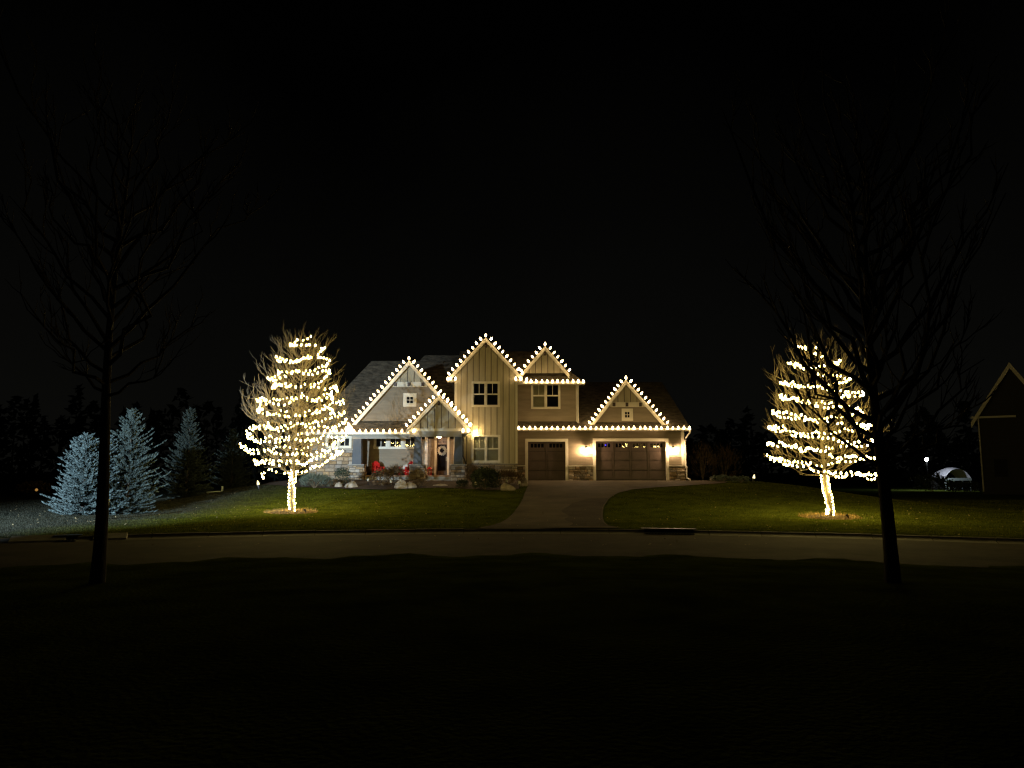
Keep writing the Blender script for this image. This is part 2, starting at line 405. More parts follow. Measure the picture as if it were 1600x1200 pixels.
def battens(wall, poly, y, mat, step=0.42, holes=(), zmin=None, off=0.0):
    """upright boards with open joints, each a piece of its own standing proud of the wall"""
    def zr(x):
        zz = []
        for (x0, z0), (x1, z1) in zip(poly, poly[1:]+poly[:1]):
            if abs(x1-x0) > 1e-9 and min(x0, x1)-1e-9 <= x <= max(x0, x1)+1e-9: zz.append(z0 + (z1-z0)*(x-x0)/(x1-x0))
        return (min(zz), max(zz)) if zz else None
    lo_x = min(p[0] for p in poly); hi_x = max(p[0] for p in poly); ax = max(poly, key=lambda p: p[1])[0]
    x = lo_x + (off % step) - step
    while x < hi_x:
        a, b = max(x+0.024, lo_x+0.004), min(x+step-0.024, hi_x-0.004); x += step
        if b - a < 0.04: continue
        cuts = sorted({a, b} | ({ax} if a+0.01 < ax < b-0.01 else set()) | {v for h in holes for v in h[:2] if a+0.01 < v < b-0.01})
        m = MB()
        for p, q in zip(cuts, cuts[1:]):
            e0, e1 = zr(p), zr(q)
            if not e0 or not e1: continue
            base = max(e0[0], e1[0])+0.003; mid = (p+q)/2; blk = [h for h in holes if h[0] < mid < h[1]]
            spans = [(base, base, e0[1]-0.03, e1[1]-0.03)]
            for h in sorted(blk, key=lambda h: h[2]):
                l = spans.pop(); spans += [(l[0], l[1], h[2]-0.002, h[2]-0.002), (h[3]+0.002, h[3]+0.002, l[2], l[3])]
            for (c0, c1, t0, t1) in spans:
                if max(t0-c0, t1-c1) < 0.03: continue
                pr = [(p, c0), (q, c1), (q, max(t1, c1+0.004)), (p, max(t0, c0+0.004))]
                if holes and len(cuts) + len(blk) > 2: MB().prism(pr, y-0.045, y-0.004).build('board', mat, wall)
                else: m.prism(pr, y-0.045, y-0.004)
        if m.v: m.build('board', mat, wall)
# ---- stones: a handful of chipped blocks, shared by every veneer
def stone_mesh(seed):
    rnd = random.Random(seed); m = MB()
    back = [(-.5, 0, -.5), (.5, 0, -.5), (.5, 0, .5), (-.5, 0, .5)]
    mid = [(x*rnd.uniform(.94, 1.0), -0.6, z*rnd.uniform(.9, 1.0)) for x, _, z in back]
    front = [(x*rnd.uniform(.6, .86), -1.0*rnd.uniform(.75, 1.1), z*rnd.uniform(.5, .82)) for x, _, z in back]
    m.v = back + mid + front
    for q in range(2):
        for i in range(4): j = (i+1) % 4; m.f.append((q*4+i, q*4+j, q*4+4+j, q*4+4+i))
    m.f.append((8, 9, 10, 11)); return m.mesh('stone', M['stone'])
STONES = [stone_mesh(s) for s in range(9)]
def veneer(name, x0, x1, z0, z1, y, side=None, depth=0.07, row=0.19, wmin=0.26, wmax=0.62, parent=None, backing=True):
    """stones laid in ragged courses on a mortar bed; side: the plane's x when it faces +X or -X (then x0,x1 are y values)"""
    rnd = random.Random(int((x0+z0+y)*1000) + (7 if side else 0))
    if backing:
        par = MB().box(x0, x1, y, y+0.12, z0, z1).build(name, M['mortar'], H)
    else: par = parent
    z = z0 + 0.01
    while z < z1 - 0.05:
        h = min(rnd.uniform(row*0.7, row*1.3), z1 - z - 0.01)
        if z1 - (z + h) < 0.07: h = z1 - z - 0.01
        x = x0 + 0.006
        while x < x1 - 0.03:
            wd = min(rnd.uniform(wmin, wmax), x1 - x - 0.006)
            if x1 - (x + wd) < 0.14: wd = x1 - x - 0.006
            o = link('stone', rnd.choice(STONES), par)
            hh = h - 0.02 + rnd.uniform(-0.01, 0.01)
            c = (x + wd/2, z + h/2 + rnd.uniform(-0.008, 0.008)); d = depth*rnd.uniform(0.75, 1.35)
            if side is None: o.location = (c[0], y + 0.002, c[1])
            else: o.location = (side[0] - 0.002*side[1], c[0], c[1]); o.rotation_euler = (0, 0, R(90)*side[1])
            o.scale = ((wd-0.02)*(1 if rnd.random() < .5 else -1), d, hh*(1 if rnd.random() < .5 else -1))
            x += wd
        z += h
    return par
# ---- roof slopes: shingle courses stepped up the slope
def slope(name, el, er, rr, rl, course=0.2, step=0.022, parent=None, under=True):
    el, er, rr, rl = map(Vector, (el, er, rr, rl)); m = MB()
    n = max(2, int(((rl-el).length + (rr-er).length)/2/course))
    nrm = (er-el).cross(rl-el) if (rl-el).length > 0.01 else (er-el).cross(rr-el)
    nrm.normalize()
    if nrm.z < 0: nrm = -nrm
    for i in range(n):
        a, b = i/n, (i+1)/n
        p0 = el.lerp(rl, a) + nrm*step; p1 = er.lerp(rr, a) + nrm*step; p2 = er.lerp(rr, b); p3 = el.lerp(rl, b)
        m.quad(p0, p1, p2, p3); m.quad(el.lerp(rl, a), er.lerp(rr, a), p1, p0)
    if under:
        d = -nrm*0.12; m.quad(el+d, rl+d, rr+d, er+d); m.quad(el, el+d, er+d, er)
        m.quad(el, rl, rl+d, el+d); m.quad(er, er+d, rr+d, rr)
    return m.build(name, M['shingle'], parent or H)
def gable_roof(name, apex, lf, rf, yf, yb):
    """ridge running back from the street; apex, lf, rf are (x, z) of ridge and feet"""
    ax, az = apex
    o = slope(name, (lf[0], yb, lf[1]), (lf[0], yf, lf[1]), (ax, yf, az), (ax, yb, az))
    slope('roof_slope', (rf[0], yf, rf[1]), (rf[0], yb, rf[1]), (ax, yb, az), (ax, yf, az))
    return o
def rake(apex, lf, rf, yf, wd=0.23, th=0.06, drop=0.02):
    for a, b in ((lf, apex), (rf, apex)):
        a = Vector((a[0], 0, a[1])); b = Vector((b[0], 0, b[1])); d = (b-a).normalized()
        n = Vector((d.z, 0, -d.x)) if d.x > 0 else Vector((-d.z, 0, d.x))
        if n.z > 0: n = -n
        vd = Vector((0, 0, -wd/abs(d.x)))
        m = MB(); m.prism([(p.x, p.z) for p in (a - Vector((0,0,drop)), b - Vector((0,0,drop)), b + vd, a + vd*0.98)], yf-th, yf).build('rake_board', M['trim'], H)
        s = MB()                                      # boarded soffit behind the rake
        s.quad((a.x, yf, a.z-0.16), (b.x, yf, b.z-0.16), (b.x, yf+0.4, b.z-0.16), (a.x, yf+0.4, a.z-0.16)).build('soffit', M['siding'], H)
def bracket(x, z, y, parent=None, w=0.14, h=0.34):
    MB().prism([(x-w/2, z-h*0.65), (x+w/2, z-h*0.65), (x+w/2, z), (x-w/2, z)], y-0.26, y).hexa(
        [(x-w/2, y-0.12, z-h), (x+w/2, y-0.12, z-h), (x+w/2, y, z-h), (x-w/2, y, z-h)],
        [(x-w/2, y-0.25, z-h*0.66), (x+w/2, y-0.25, z-h*0.66), (x+w/2, y, z-h*0.66), (x-w/2, y, z-h*0.66)]).build('bracket', M['gdoor'], H)
def band(px0, px1, py0, py1, y, npx):
    """cream band across a gable with little corbels"""
    MB().box(X(px0, y, py0), X(px1, y, py0), y-0.07, y+0.02, Z(py1, y), Z(py0, y)).build('gable_band', M['trim'], H)
    for p in npx: x = X(p, y, py0); MB().box(x-0.09, x+0.09, y-0.2, y-0.06, Z(py1, y)+0.03, Z(py0, y)-0.04).build('corbel', M['gdoor'], H)
def pane(x0, x1, y, z0, z1, mat, parent): return MB().quad((x0, y, z0), (x1, y, z0), (x1, y, z1), (x0, y, z1)).build('pane', mat, parent)
def window(x0, x1, z0, z1, y, units=2, style='double', blinds='none', casing=0.11, dark=None):
    """double-hung units in one casing; returns opening for the wall"""
    cw = casing; m = MB()
    m.box(x0, x0+cw, y-0.06, y+0.08, z0, z1); m.box(x1-cw, x1, y-0.06, y+0.08, z0, z1)
    m.box(x0+cw, x1-cw, y-0.06, y+0.08, z1-cw, z1); m.box(x0+cw, x1-cw, y-0.08, y+0.08, z0, z0+cw)
    uw = (x1-x0-2*cw - (units-1)*cw)/units
    for i in range(1, units): a = x0+cw+i*uw+(i-1)*cw; m.box(a, a+cw, y-0.055, y+0.08, z0+cw, z1-cw)
    win = m.build('window', M['trim'], H)
    for i in range(units):
        a = x0+cw+i*(uw+cw); b = a+uw; lo, hi = z0+cw, z1-cw; mid = (lo+hi)/2
        fr = 0.045
        if style == 'double':
            s = MB(); s.box(a, b, y-0.01, y+0.05, mid-0.045, mid+0.045)
            for (p, q, yy) in ((lo, mid-0.045, 0.03), (mid+0.045, hi, 0.0)):
                s.box(a, a+fr, y+yy, y+yy+0.04, p, q); s.box(b-fr, b, y+yy, y+yy+0.04, p, q)
            s.box(a+fr, b-fr, y+0.03, y+0.07, lo, lo+fr); s.box(a+fr, b-fr, y, y+0.04, hi-fr, hi)
            s.build('sash', M['trim'], win)
            MB().box((a+b)/2-0.018, (a+b)/2+0.018, y+0.005, y+0.03, mid+0.045, hi-fr).build('muntin', M['trim'], win)
            pane(a+fr, b-fr, y+0.045, lo+fr, mid-0.045, M['glass'], win); pane(a+fr, b-fr, y+0.025, mid+0.045, hi-fr, M['glass'], win)
        else:
            s = MB(); s.box(a, a+fr, y, y+0.04, lo, hi); s.box(b-fr, b, y, y+0.04, lo, hi); s.box(a+fr, b-fr, y, y+0.04, lo, lo+fr); s.box(a+fr, b-fr, y, y+0.04, hi-fr, hi)
            s.build('sash', M['trim'], win)
            MB().box((a+b)/2-0.018, (a+b)/2+0.018, y+0.0, y+0.025, lo+fr, hi-fr).build('muntin', M['trim'], win)
            if style == 'cross': MB().box(a+fr, b-fr, y+0.003, y+0.022, mid-0.018, mid+0.018).build('muntin', M['trim'], win)
            pane(a+fr, b-fr, y+0.03, lo+fr, hi-fr, M['glass'], win)
        bl = blinds[i] if isinstance(blinds, (list, tuple)) else blinds
        if bl in ('full', 'half'):
            bz = lo if bl == 'full' else mid - 0.05
            s = MB(); zz = hi
            while zz > bz + 0.02: s.quad((a, y+0.16, zz), (b, y+0.16, zz), (b, y+0.13, zz-0.06), (a, y+0.13, zz-0.06)); zz -= 0.058
            stuff(s.build('blind', M['blind'], win))
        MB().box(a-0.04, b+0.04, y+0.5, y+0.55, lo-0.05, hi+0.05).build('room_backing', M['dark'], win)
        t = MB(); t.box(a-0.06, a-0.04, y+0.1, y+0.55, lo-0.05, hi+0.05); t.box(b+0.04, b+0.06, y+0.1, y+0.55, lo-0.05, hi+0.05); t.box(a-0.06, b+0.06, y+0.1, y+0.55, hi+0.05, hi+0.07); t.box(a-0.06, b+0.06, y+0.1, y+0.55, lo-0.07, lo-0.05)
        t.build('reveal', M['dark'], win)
    return (x0+0.03, x1-0.03, z0+0.03, z1-0.03)
def gutter(x0, x1, y, z, mat=None):
    m = MB(); m.prism([(0,0)]*0 or [(x0, z-0.13), (x1, z-0.13), (x1, z), (x0, z)], y-0.12, y).build('gutter', mat or M['gutter'], H)
def box(name, x0, x1, y0, y1, z0, z1, mat): return MB().box(x0, x1, y0, y1, z0, z1).build(name, mat, H)

# -------- depths of the fronts
YG, YP, YL, YE, YT, YU, YB = 52.0, 49.6, 50.3, 49.3, 50.8, 52.4, 52.3
# -------- main roofs
zA = Z(564, 56.3); zAe = Z(675.5, 49.3); xAl = X(474, 49.3); rAl = X(581, 56.3, 564)
xTl, xTr = X(711, YT, 620), X(808, YT, 620)
xAr = xTl + 0.3
slope('roof_slope', (xAl, 49.3, zAe), (xAr, 49.3, zAe), (xAr, 56.3, zA), (rAl, 56.3, zA))
slope('roof_slope', (xAr, 63.3, zAe), (xAl, 63.3, zAe), (rAl, 56.3, zA), (xAr, 56.3, zA))
slope('roof_slope', (xAl, 63.3, zAe), (xAl, 49.3, zAe), (rAl, 56.3, zA), (rAl, 56.3, zA))
zB = Z(555, 57.5); xBl = X(664, 57.5, 555); xBr = X(842, 57.5, 555)
slope('roof_slope', (xBl-2.9, 51.5, zB-5.2), (xTr, 51.5, zB-5.2), (xTr, 57.5, zB), (xBl, 57.5, zB))
slope('roof_slope', (xBl-2.9, 63.3, zB-5.2), (xBl-2.9, 51.5, zB-5.2), (xBl, 57.5, zB), (xBl, 57.5, zB))
slope('roof_slope', (xTr, 63.3, zB-5.2), (xBl-2.9, 63.3, zB-5.2), (xBl, 57.5, zB), (xTr, 57.5, zB))
# second storey hip roof
zCe = Z(597, 51.9); xCr = X(914, 51.9, 597); zC = zCe + 2.75; yC = 55.2; rCr = xCr - 3.0
slope('roof_slope', (xTl, 51.9, zCe), (xCr, 51.9, zCe), (rCr, yC, zC), (xTl, yC, zC))
slope('roof_slope', (xCr, 51.9, zCe), (xCr, 58.5, zCe), (rCr, yC, zC), (rCr, yC, zC))
slope('roof_slope', (xCr, 58.5, zCe), (xTl, 58.5, zCe), (xTl, yC, zC), (rCr, yC, zC))
# garage roof
zDe = Z(669.5, 51.45); xDr = X(1079, 51.45, 669); xDl = xTr - 0.3; zD = Z(597, 58.6); yD = 58.6; rDr = X(1034, yD, 597)
slope('roof_slope', (xDl, 51.45, zDe), (xDr, 51.45, zDe), (rDr, yD, zD), (xDl, yD, zD))
slope('roof_slope', (xDr, 51.45, zDe), (xDr, 65.75, zDe), (rDr, yD, zD), (rDr, yD, zD))
slope('roof_slope', (xDr, 65.75, zDe), (xDl, 65.75, zDe), (xDl, yD, zD), (rDr, yD, zD))
# -------- gables: rake lines
def P(px, py, y): p = at(px, py, y); return (p.x, p.z)
gab = {}
def gable(key, ap, lf, rf, yf, yb):
    a, l, r = P(*ap, yf), P(*lf, yf), P(*rf, yf); gab[key] = (a, l, r, yf)
    gable_roof('roof_slope', a, l, r, yf, yb); rake(a, l, r, yf)
gable('left', (639.5, 563), (545, 669), (735, 669), YL-0.32, 56.5)
gable('entry', (685.5, 618), (635, 670.5), (736, 670.5), YE-0.3, 55.0)
gable('tall', (759, 527), (701, 590), (816.5, 589.5), YT-0.32, 57.4)
gable('dormer', (851.5, 540.5), (814, 584), (889.5, 584), YU-0.3, 56.0)
gable('garage', (977.5, 593), (920.5, 666), (1042.5, 666), YB-0.3, 58.5)
def inner(key, y, zbase, inset=0.10):
    """wall polygon under a pair of rakes"""
    a, l, r, yf = gab[key]; s = (a[1]-l[1])/(a[0]-l[0]); s2 = (a[1]-r[1])/(r[0]-a[0])
    top = a[1]-inset
    return [(a[0]-(top-zbase)/s, zbase), (a[0]+(top-zbase)/s2, zbase), (a[0], top)]
# left gable: siding below, boards above the band
pl = inner('left', YL, Z(662, YL))
zb0, zb1 = Z(604.5, YL), Z(597, YL)
e = gable_ext(pl)
win_l = window(X(629, YL), X(650, YL), Z(635.5, YL), Z(614.5, YL), YL-0.02, 1, 'cross', casing=0.2)
lap_siding('siding', [pl[0], pl[1], (e(zb0)[1], zb0), (e(zb0)[0], zb0)], YL, M['siding'], [win_l])
up = [(e(zb0)[0], zb0), (e(zb0)[1], zb0), pl[2]]
wl = flat_wall('board_siding', up, YL, M['mortar']); battens(wl, up, YL, M['batten'], 0.46, off=-0.05)
band(615, 664, 597, 604.5, YL, (618, 639.5, 661))
# garage gable
pg = inner('garage', YB, Z(663.5, YB)); e = gable_ext(pg); zb0 = Z(636, YB)
win_g = window(X(972, YB), X(989.5, YB), Z(657.5, YB), Z(638.5, YB), YB-0.02, 1, 'cross', casing=0.19)
lap_siding('siding', [pg[0], pg[1], (e(zb0)[1], zb0), (e(zb0)[0], zb0)], YB, M['siding'], [win_g])
up = [(e(zb0)[0], zb0), (e(zb0)[1], zb0), pg[2]]
wl = flat_wall('board_siding', up, YB, M['mortar']); battens(wl, up, YB, M['batten'], 0.45, off=0.02)
band(953, 1011, 628.5, 636, YB, (959, 979, 1000))
# dormer gable
pd = inner('dormer', YU, Z(583, YU)); wl = flat_wall('board_siding', pd, YU-0.02, M['mortar']); battens(wl, pd, YU-0.02, M['batten'], 0.44)
bracket(gab['dormer'][0][0], gab['dormer'][0][1]-0.32, YU-0.02)
# tall gable
zst = Z(724.5, YT)
ptg = inner('tall', YT, Z(588, YT)); zsh = Z(588, YT)
win1 = (X(736.5, YT), X(781, YT), Z(636, YT), Z(596, YT)); win2 = (X(737, YT), X(782, YT), Z(723, YT), Z(679.5, YT))
h1 = window(*win1, YT-0.02, 2, 'double', 'none'); h2 = window(*win2, YT-0.02, 2, 'double', 'full')
s_ = (ptg[2][1]-zsh)/(ptg[2][0]-ptg[0][0])
wallpoly = [(xTl, zst), (xTr, zst), (xTr, zsh - 0.0), (ptg[2][0], ptg[2][1]), (xTl, zsh)]
wallpoly = [(xTl, zst), (xTr, zst), (xTr, ptg[2][1]-(xTr-ptg[2][0])*s_), (ptg[2][0], ptg[2][1]), (xTl, ptg[2][1]-(ptg[2][0]-xTl)*s_)]
wl = flat_wall('board_siding', wallpoly, YT, M['mortar'], [h1, h2]); battens(wl, wallpoly, YT, M['batten'], 0.415, [win1, win2])
bracket(gab['tall'][0][0], gab['tall'][0][1]-0.34, YT)
box('corner_board', xTl-0.03, xTl+0.13, YT-0.05, YT+0.14, zst, Z(594, YT), M['trim'])
box('corner_board', xTr-0.13, xTr+0.03, YT-0.05, YT+0.14, zst, Z(594, YT), M['trim'])
MB().box(xTr-0.02, xTr+0.0, YT+0.14, YU, zst, Z(592, YT)).build('return_wall', M['siding'], H)
MB().box(xTl, xTl+0.02, YT+0.14, 57.4, GZ, Z(592, YT)).build('return_wall', M['siding'], H)
veneer('stone_veneer', X(728, YT), xTr+0.02, GZ-0.05, zst-0.05, YT-0.04, row=0.16, wmin=0.3, wmax=0.8)
box('stone_cap', X(728, YT)-0.02, xTr+0.05, YT-0.15, YT+0.02, zst-0.05, zst+0.02, M['concrete'])
# entry gable
pe = inner('entry', YE, Z(671, YE)); wl = flat_wall('board_siding', pe, YE, M['mortar']); battens(wl, pe, YE, M['batten'], 0.46, off=-0.1)
bracket(gab['entry'][0][0], gab['entry'][0][1]-0.3, YE)
# upper right wall
zu0 = Z(664, YU); zu1 = Z(594, YU); xUr = X(903.5, YU)
h3 = window(X(830, YU), X(876, YU), Z(639, YU), Z(597.5, YU), YU-0.02, 2, 'double', ['full', 'none'])
lap_siding('siding', [(xTr, zu0), (xUr, zu0), (xUr, zu1), (xTr, zu1)], YU, M['siding'], [h3])
box('corner_board', xUr-0.14, xUr+0.03, YU-0.05, YU+0.1, zu0, zu1, M['trim'])
MB().box(xUr-0.02, xUr, YU+0.1, 58.3, zu0, zu1).build('return_wall', M['siding'], H)
# downspout of the upper storey
MB().tube([(xUr-0.02, YU-0.14, Z(598, YU)), (xUr-0.02, YU-0.14, Z(660, YU)), (xUr+0.05, YU-0.22, Z(662, YU))], 0.07, 6).build('downspout', M['gutter'], H)
# -------- garage front
xGl, xGr = xTr, X(1069, YG, 720); zg1 = Z(667, YG)
d1 = (X(825, YG, 720), X(883.5, YG, 720), GZ, Z(690, YG)); d2 = (X(931, YG, 720), X(1040.5, YG, 720), GZ, Z(689.5, YG))
lap_siding('siding', [(xGl, GZ-0.05), (xGr, GZ-0.05), (xGr, zg1), (xGl, zg1)], YG, M['siding'], [(d1[0]-0.05, d1[1]+0.05, GZ-1, d1[3]+0.05), (d2[0]-0.05, d2[1]+0.05, GZ-1, d2[3]+0.05)])
def garage_door(d, ngroups):
    x0, x1, z0, z1 = d; tw = 0.2
    t = MB(); t.box(x0-tw, x0, YG-0.06, YG+0.16, z0, z1+tw); t.box(x1, x1+tw, YG-0.06, YG+0.16, z0, z1+tw); t.box(x0, x1, YG-0.06, YG+0.16, z1, z1+tw)
    t.build('door_casing', M['trim'], H)
    y = YG + 0.12; zf = z0 + 0.03
    dr = MB().box(x0, x1, y+0.055, y+0.09, zf, z1).build('garage_door', M['dark'], H)
    sec = (z1-zf)/4
    gw = (x1-x0)/ngroups
    for r in range(4):
        a, b = zf + r*sec + 0.012, zf + (r+1)*sec - 0.012
        m = MB()
        if r < 3: m.box(x0+0.01, x1-0.01, y, y+0.05, a, b).build('door_section', M['gdoor'], dr)
        else:
            wb, wt = b - 0.40, b - 0.13
            m.box(x0+0.01, x1-0.01, y, y+0.05, a, wb); m.box(x0+0.01, x1-0.01, y, y+0.05, wt, b)
            cur = x0+0.01
            for q in range(ngroups):
                c0 = x0 + q*gw + gw*0.13; pw = gw*0.74/4
                for k in range(4):
                    p0 = c0 + k*pw + pw*0.12; p1 = c0 + (k+1)*pw - pw*0.12
                    m.box(cur, p0, y, y+0.05, wb, wt); cur = p1
                    pane(p0, p1, y+0.03, wb, wt, M['gglass'], dr)
            m.box(cur, x1-0.01, y, y+0.05, wb, wt); m.build('door_section', M['gdoor'], dr)
        for q in range(ngroups):                       # raised carriage panels
            c0 = x0 + q*gw + gw*0.08
            if r < 3: MB().frustum(c0+gw*0.42, y-0.006, a+0.07, b-0.07, gw*0.82, 0.03, gw*0.82, 0.03).build('raised_panel', M['gdoor'], dr)
    for q in range(1, ngroups): MB().box(x0+q*gw-0.035, x0+q*gw+0.035, y-0.024, y-0.002, zf+0.05, z1-0.05).build('stile_strip', M['gdoor'], dr)
    return dr
garage_door(d1, 2); garage_door(d2, 4)
zv = Z(727.5, YG)
for a, b in ((xGl+0.03, d1[0]-0.2), (d1[1]+0.2, d2[0]-0.2), (d2[1]+0.2, xGr+0.03)):
    veneer('stone_veneer', a, b, GZ-0.03, zv-0.05, YG-0.03, depth=0.065, row=0.17, wmin=0.18, wmax=0.6); box('stone_cap', a-0.0, b+0.0, YG-0.115, YG+0.02, zv-0.05, zv+0.03, M['trim'])
veneer('stone_veneer', YG-0.03, YG+0.9, GZ-0.03, zv-0.05, 0, side=(xGr+0.04, 1), backing=False, parent=box('stone_veneer', xGr-0.05, xGr+0.035, YG-0.04, YG+1.0, GZ-0.05, zv-0.05, M['mortar']))
box('corner_board', xGr-0.18, xGr+0.02, YG-0.06, YG+0.1, zv+0.03, zg1-0.02, M['trim'])
MB().tube([(xDr-0.06, 51.4, zDe-0.12), (xDr-0.06, 51.42, zDe-0.3), (xDr-0.16, 51.6, zDe-0.42), (xGr+0.16, YG-0.06, zDe-0.62), (xGr+0.09, YG-0.08, zDe-0.75), (xGr+0.09, YG-0.08, zv+0.0), (xGr+0.12, YG-0.16, zv-0.12), (xGr+0.12, YG-0.16, GZ+0.2), (xGr+0.3, YG-0.4, GZ+0.08)], 0.055, 6).build('downspout', M['gutter'], H)
# side and back walls of the whole block
box('side_wall', xGr-0.04, xGr, YG+0.1, 65.2, GZ-0.1, zg1, M['siding'])
box('back_wall', xTr, xGr-0.04, 65.1, 65.2, GZ-0.1, zg1, M['siding'])
xWl = X(485, 49.9, 690)
box('side_wall', xWl-0.05, xWl-0.001, 49.95, 62.8, GZ-0.1, zAe, M['siding'])
box('back_wall', xWl, xTr, 62.7, 62.8, GZ-0.1, zAe, M['siding'])
box('back_wall', xTl, xUr, 58.2, 58.3, zAe, zCe, M['siding'])
# soffit and fascia under the long eaves
def eave(x0, x1, yf, yb, z):
    box('soffit_board', x0, x1, yf+0.03, yb, z-0.15, z-0.12, M['trim'])
    gutter(x0, x1, yf+0.02, z+0.015)
eave(xDl+0.3, xDr, 51.45, YG, zDe)
eave(xTr+0.05, xCr, 51.9, YU, zCe)
eave(xAl, X(641, 49.3, 674), 49.3, 49.95, zAe)
box('soffit_board', xAl, X(728, 49.3), 49.31, YB, zAe-0.02-0.16, zAe-0.15-0.02, M['trim'])  # porch ceiling
# boxed returns at the feet of the tall gable and of the entry gable
for (pa, pb, py, y) in ((698.5, 712, 594.5, YT-0.35), (804.5, 816.5, 594, YT-0.35), (721, 735.5, 675, YE-0.33)):
    x0, x1 = X(pa, y, py), X(pb, y, py); z = Z(py, y)
    MB().hexa([(x0, y-0.1, z-0.09), (x1, y-0.1, z-0.09), (x1, y+0.45, z-0.09), (x0, y+0.45, z-0.09)], [(x0, y-0.1, z+0.02), (x1, y-0.1, z+0.02), (x1, y+0.45, z+0.16), (x0, y+0.45, z+0.16)]).build('eave_return', M['gutter'], H)
# -------- porch
zfl = Z(742.5, YP)
xs0, xs1 = X(568, YP), X(727, YP)
# left wing with window and stone
xw1 = X(552, 49.9)
h4 = window(X(509, 49.9), X(552-2.2, 49.9), Z(700.5, 49.9), Z(681, 49.9), 49.88, 2, 'single', 'none', casing=0.13)
lap_siding('siding', [(xWl, Z(702, 49.9)), (xw1, Z(702, 49.9)), (xw1, zAe-0.16), (xWl, zAe-0.16)], 49.9, M['siding'], [h4])
veneer('stone_veneer', xWl, xw1, GZ-0.15, Z(702, 49.9)-0.05, 49.85, row=0.22)
box('stone_cap', xWl-0.02, xw1+0.02, 49.74, 49.9, Z(702, 49.9)-0.05, Z(702, 49.9)+0.03, M['concrete'])
box('porch_side_wall', xw1-0.06, xw1, 49.95, YB, GZ, zAe-0.16, M['siding'])
# back wall with three windows and the door
zc = zAe-0.17
wins = []
for pa, pb in ((584.5, 606.5), (606.7, 630), (630.2, 653)):
    wins.append(window(X(pa, YB), X(pb, YB), Z(701.5, YB), Z(679, YB), YB-0.02, 1, 'single', 'none', casing=0.12))
dx0, dx1 = X(682.5, YB), X(699, YB); dz1 = Z(680, YB)
lap_siding('siding', [(xw1, zfl), (xTl+0.75, zfl), (xTl+0.75, zc), (xw1, zc)], YB, M['siding'], wins + [(dx0-0.02, dx1+0.02, zfl-1, dz1)])
xe = X(725.5, YT)                                    # jog of the hall into the tall wing
for a, b in ((dx0-0.15, dx0), (dx1, dx1+0.15)): box('door_casing', a, b, YB-0.07, YB+0.1, zfl, dz1, M['trim'])
box('porch_pilaster', X(664, YB), X(668.5, YB), YB-0.09, YB-0.027, zfl, zc, M['trim'])
box('porch_pilaster', X(709, YB), X(712, YB), YB-0.09, YB-0.027, zfl, zc, M['trim'])
d = box('entry_door', dx0, dx1, YB+0.02, YB+0.07, zfl, dz1, M['door'])
dw = dx1-dx0
s = MB(); s.box(dx0+0.001, dx0+0.1, YB, YB+0.02, zfl+0.03, dz1-0.02); s.box(dx1-0.1, dx1-0.001, YB, YB+0.02, zfl+0.03, dz1-0.02)
s.box(dx0+0.1, dx1-0.1, YB, YB+0.02, zfl+0.03, zfl+0.3); s.box(dx0+0.1, dx1-0.1, YB, YB+0.02, dz1-0.12, dz1-0.02); s.build('door_frame', M['door'], d)
pane(dx0+0.1, dx1-0.1, YB+0.012, zfl+0.3, dz1-0.12, M['dglass'], d)
MB().tube([(dx1-0.06, YB-0.05, zfl+0.98), (dx1-0.06, YB-0.05, zfl+1.28)], 0.02, 6).build('door_handle', M['gutter'], d)
# porch floor, skirt and steps
box('porch_floor', xw1, xs1-0.2, YP-0.12, YB, zfl-0.1, zfl, M['deck'])
box('porch_skirt', X(568, YP), X(728, YP), YP, YP+0.1, GZ-0.3, zfl-0.1, M['concrete'])
for k in range(2):
    box('step', X(664, YP)+0.03, X(706, YP)-0.03, YP-0.2-0.38*(k+1), YP-0.12-0.38*k+ (0.0 if k else 0.11), GZ-0.35, zfl-0.1-0.19*(k+1)+0.0, M['concrete'])
# beam under the entry gable and along the porch
zbm0, zbm1 = Z(682.5, YE), Z(671.5, YE)
box('porch_beam', X(640, YE), X(729, YE), YE-0.06, YE+0.3, zbm0, zbm1, M['beam'])
box('porch_beam', xw1, X(640, YE)-0.002, YP-0.15, YP+0.2, zAe-0.42, zAe-0.185, M['beam'])
box('porch_fascia', X(638, YE), X(731, YE), YE-0.1, YE-0.06, zbm1-0.10, zbm1+0.08, M['trim'])
# tapered columns on stone piers
def pier(pxc, w0px, w1px, pierpx, ypos, ztop):
    xc = X(pxc, ypos); s = ypos/F
    zp = Z(725.5, ypos)
    pw = pierpx*s; gz = ground(xc, ypos-0.4) - 0.1
    p = veneer('stone_pier', xc-pw/2, xc+pw/2, gz, zp-0.07, ypos-0.42, row=0.17, wmin=0.22, wmax=0.5)
    core = MB().box(xc-pw/2+0.001, xc+pw/2-0.001, ypos-0.299, ypos+0.42, gz, zp-0.071).build('pier_core', M['mortar'], H)
    veneer('x', ypos-0.42, ypos+0.42, gz, zp-0.07, 0, side=(xc+pw/2, 1), backing=False, parent=core, row=0.17, wmin=0.22, wmax=0.5)
    veneer('x', ypos-0.42, ypos+0.42, gz, zp-0.07, 0, side=(xc-pw/2, -1), backing=False, parent=core, row=0.17, wmin=0.22, wmax=0.5)
    box('pier_cap', xc-pw/2-0.07, xc+pw/2+0.07, ypos-0.52, ypos+0.49, zp-0.07, zp, M['concrete'])
    MB().frustum(xc, ypos, zp, ztop, w0px*s, w0px*s, w1px*s, w1px*s).build('column', M['column'], H)
pier(559.5, 14.5, 12, 22, YP, zAe-0.425); pier(653.5, 13.5, 9.5, 22, YE+0.25, zbm0-0.002); pier(716.5, 14, 10.5, 22, YE+0.25, zbm0-0.002)
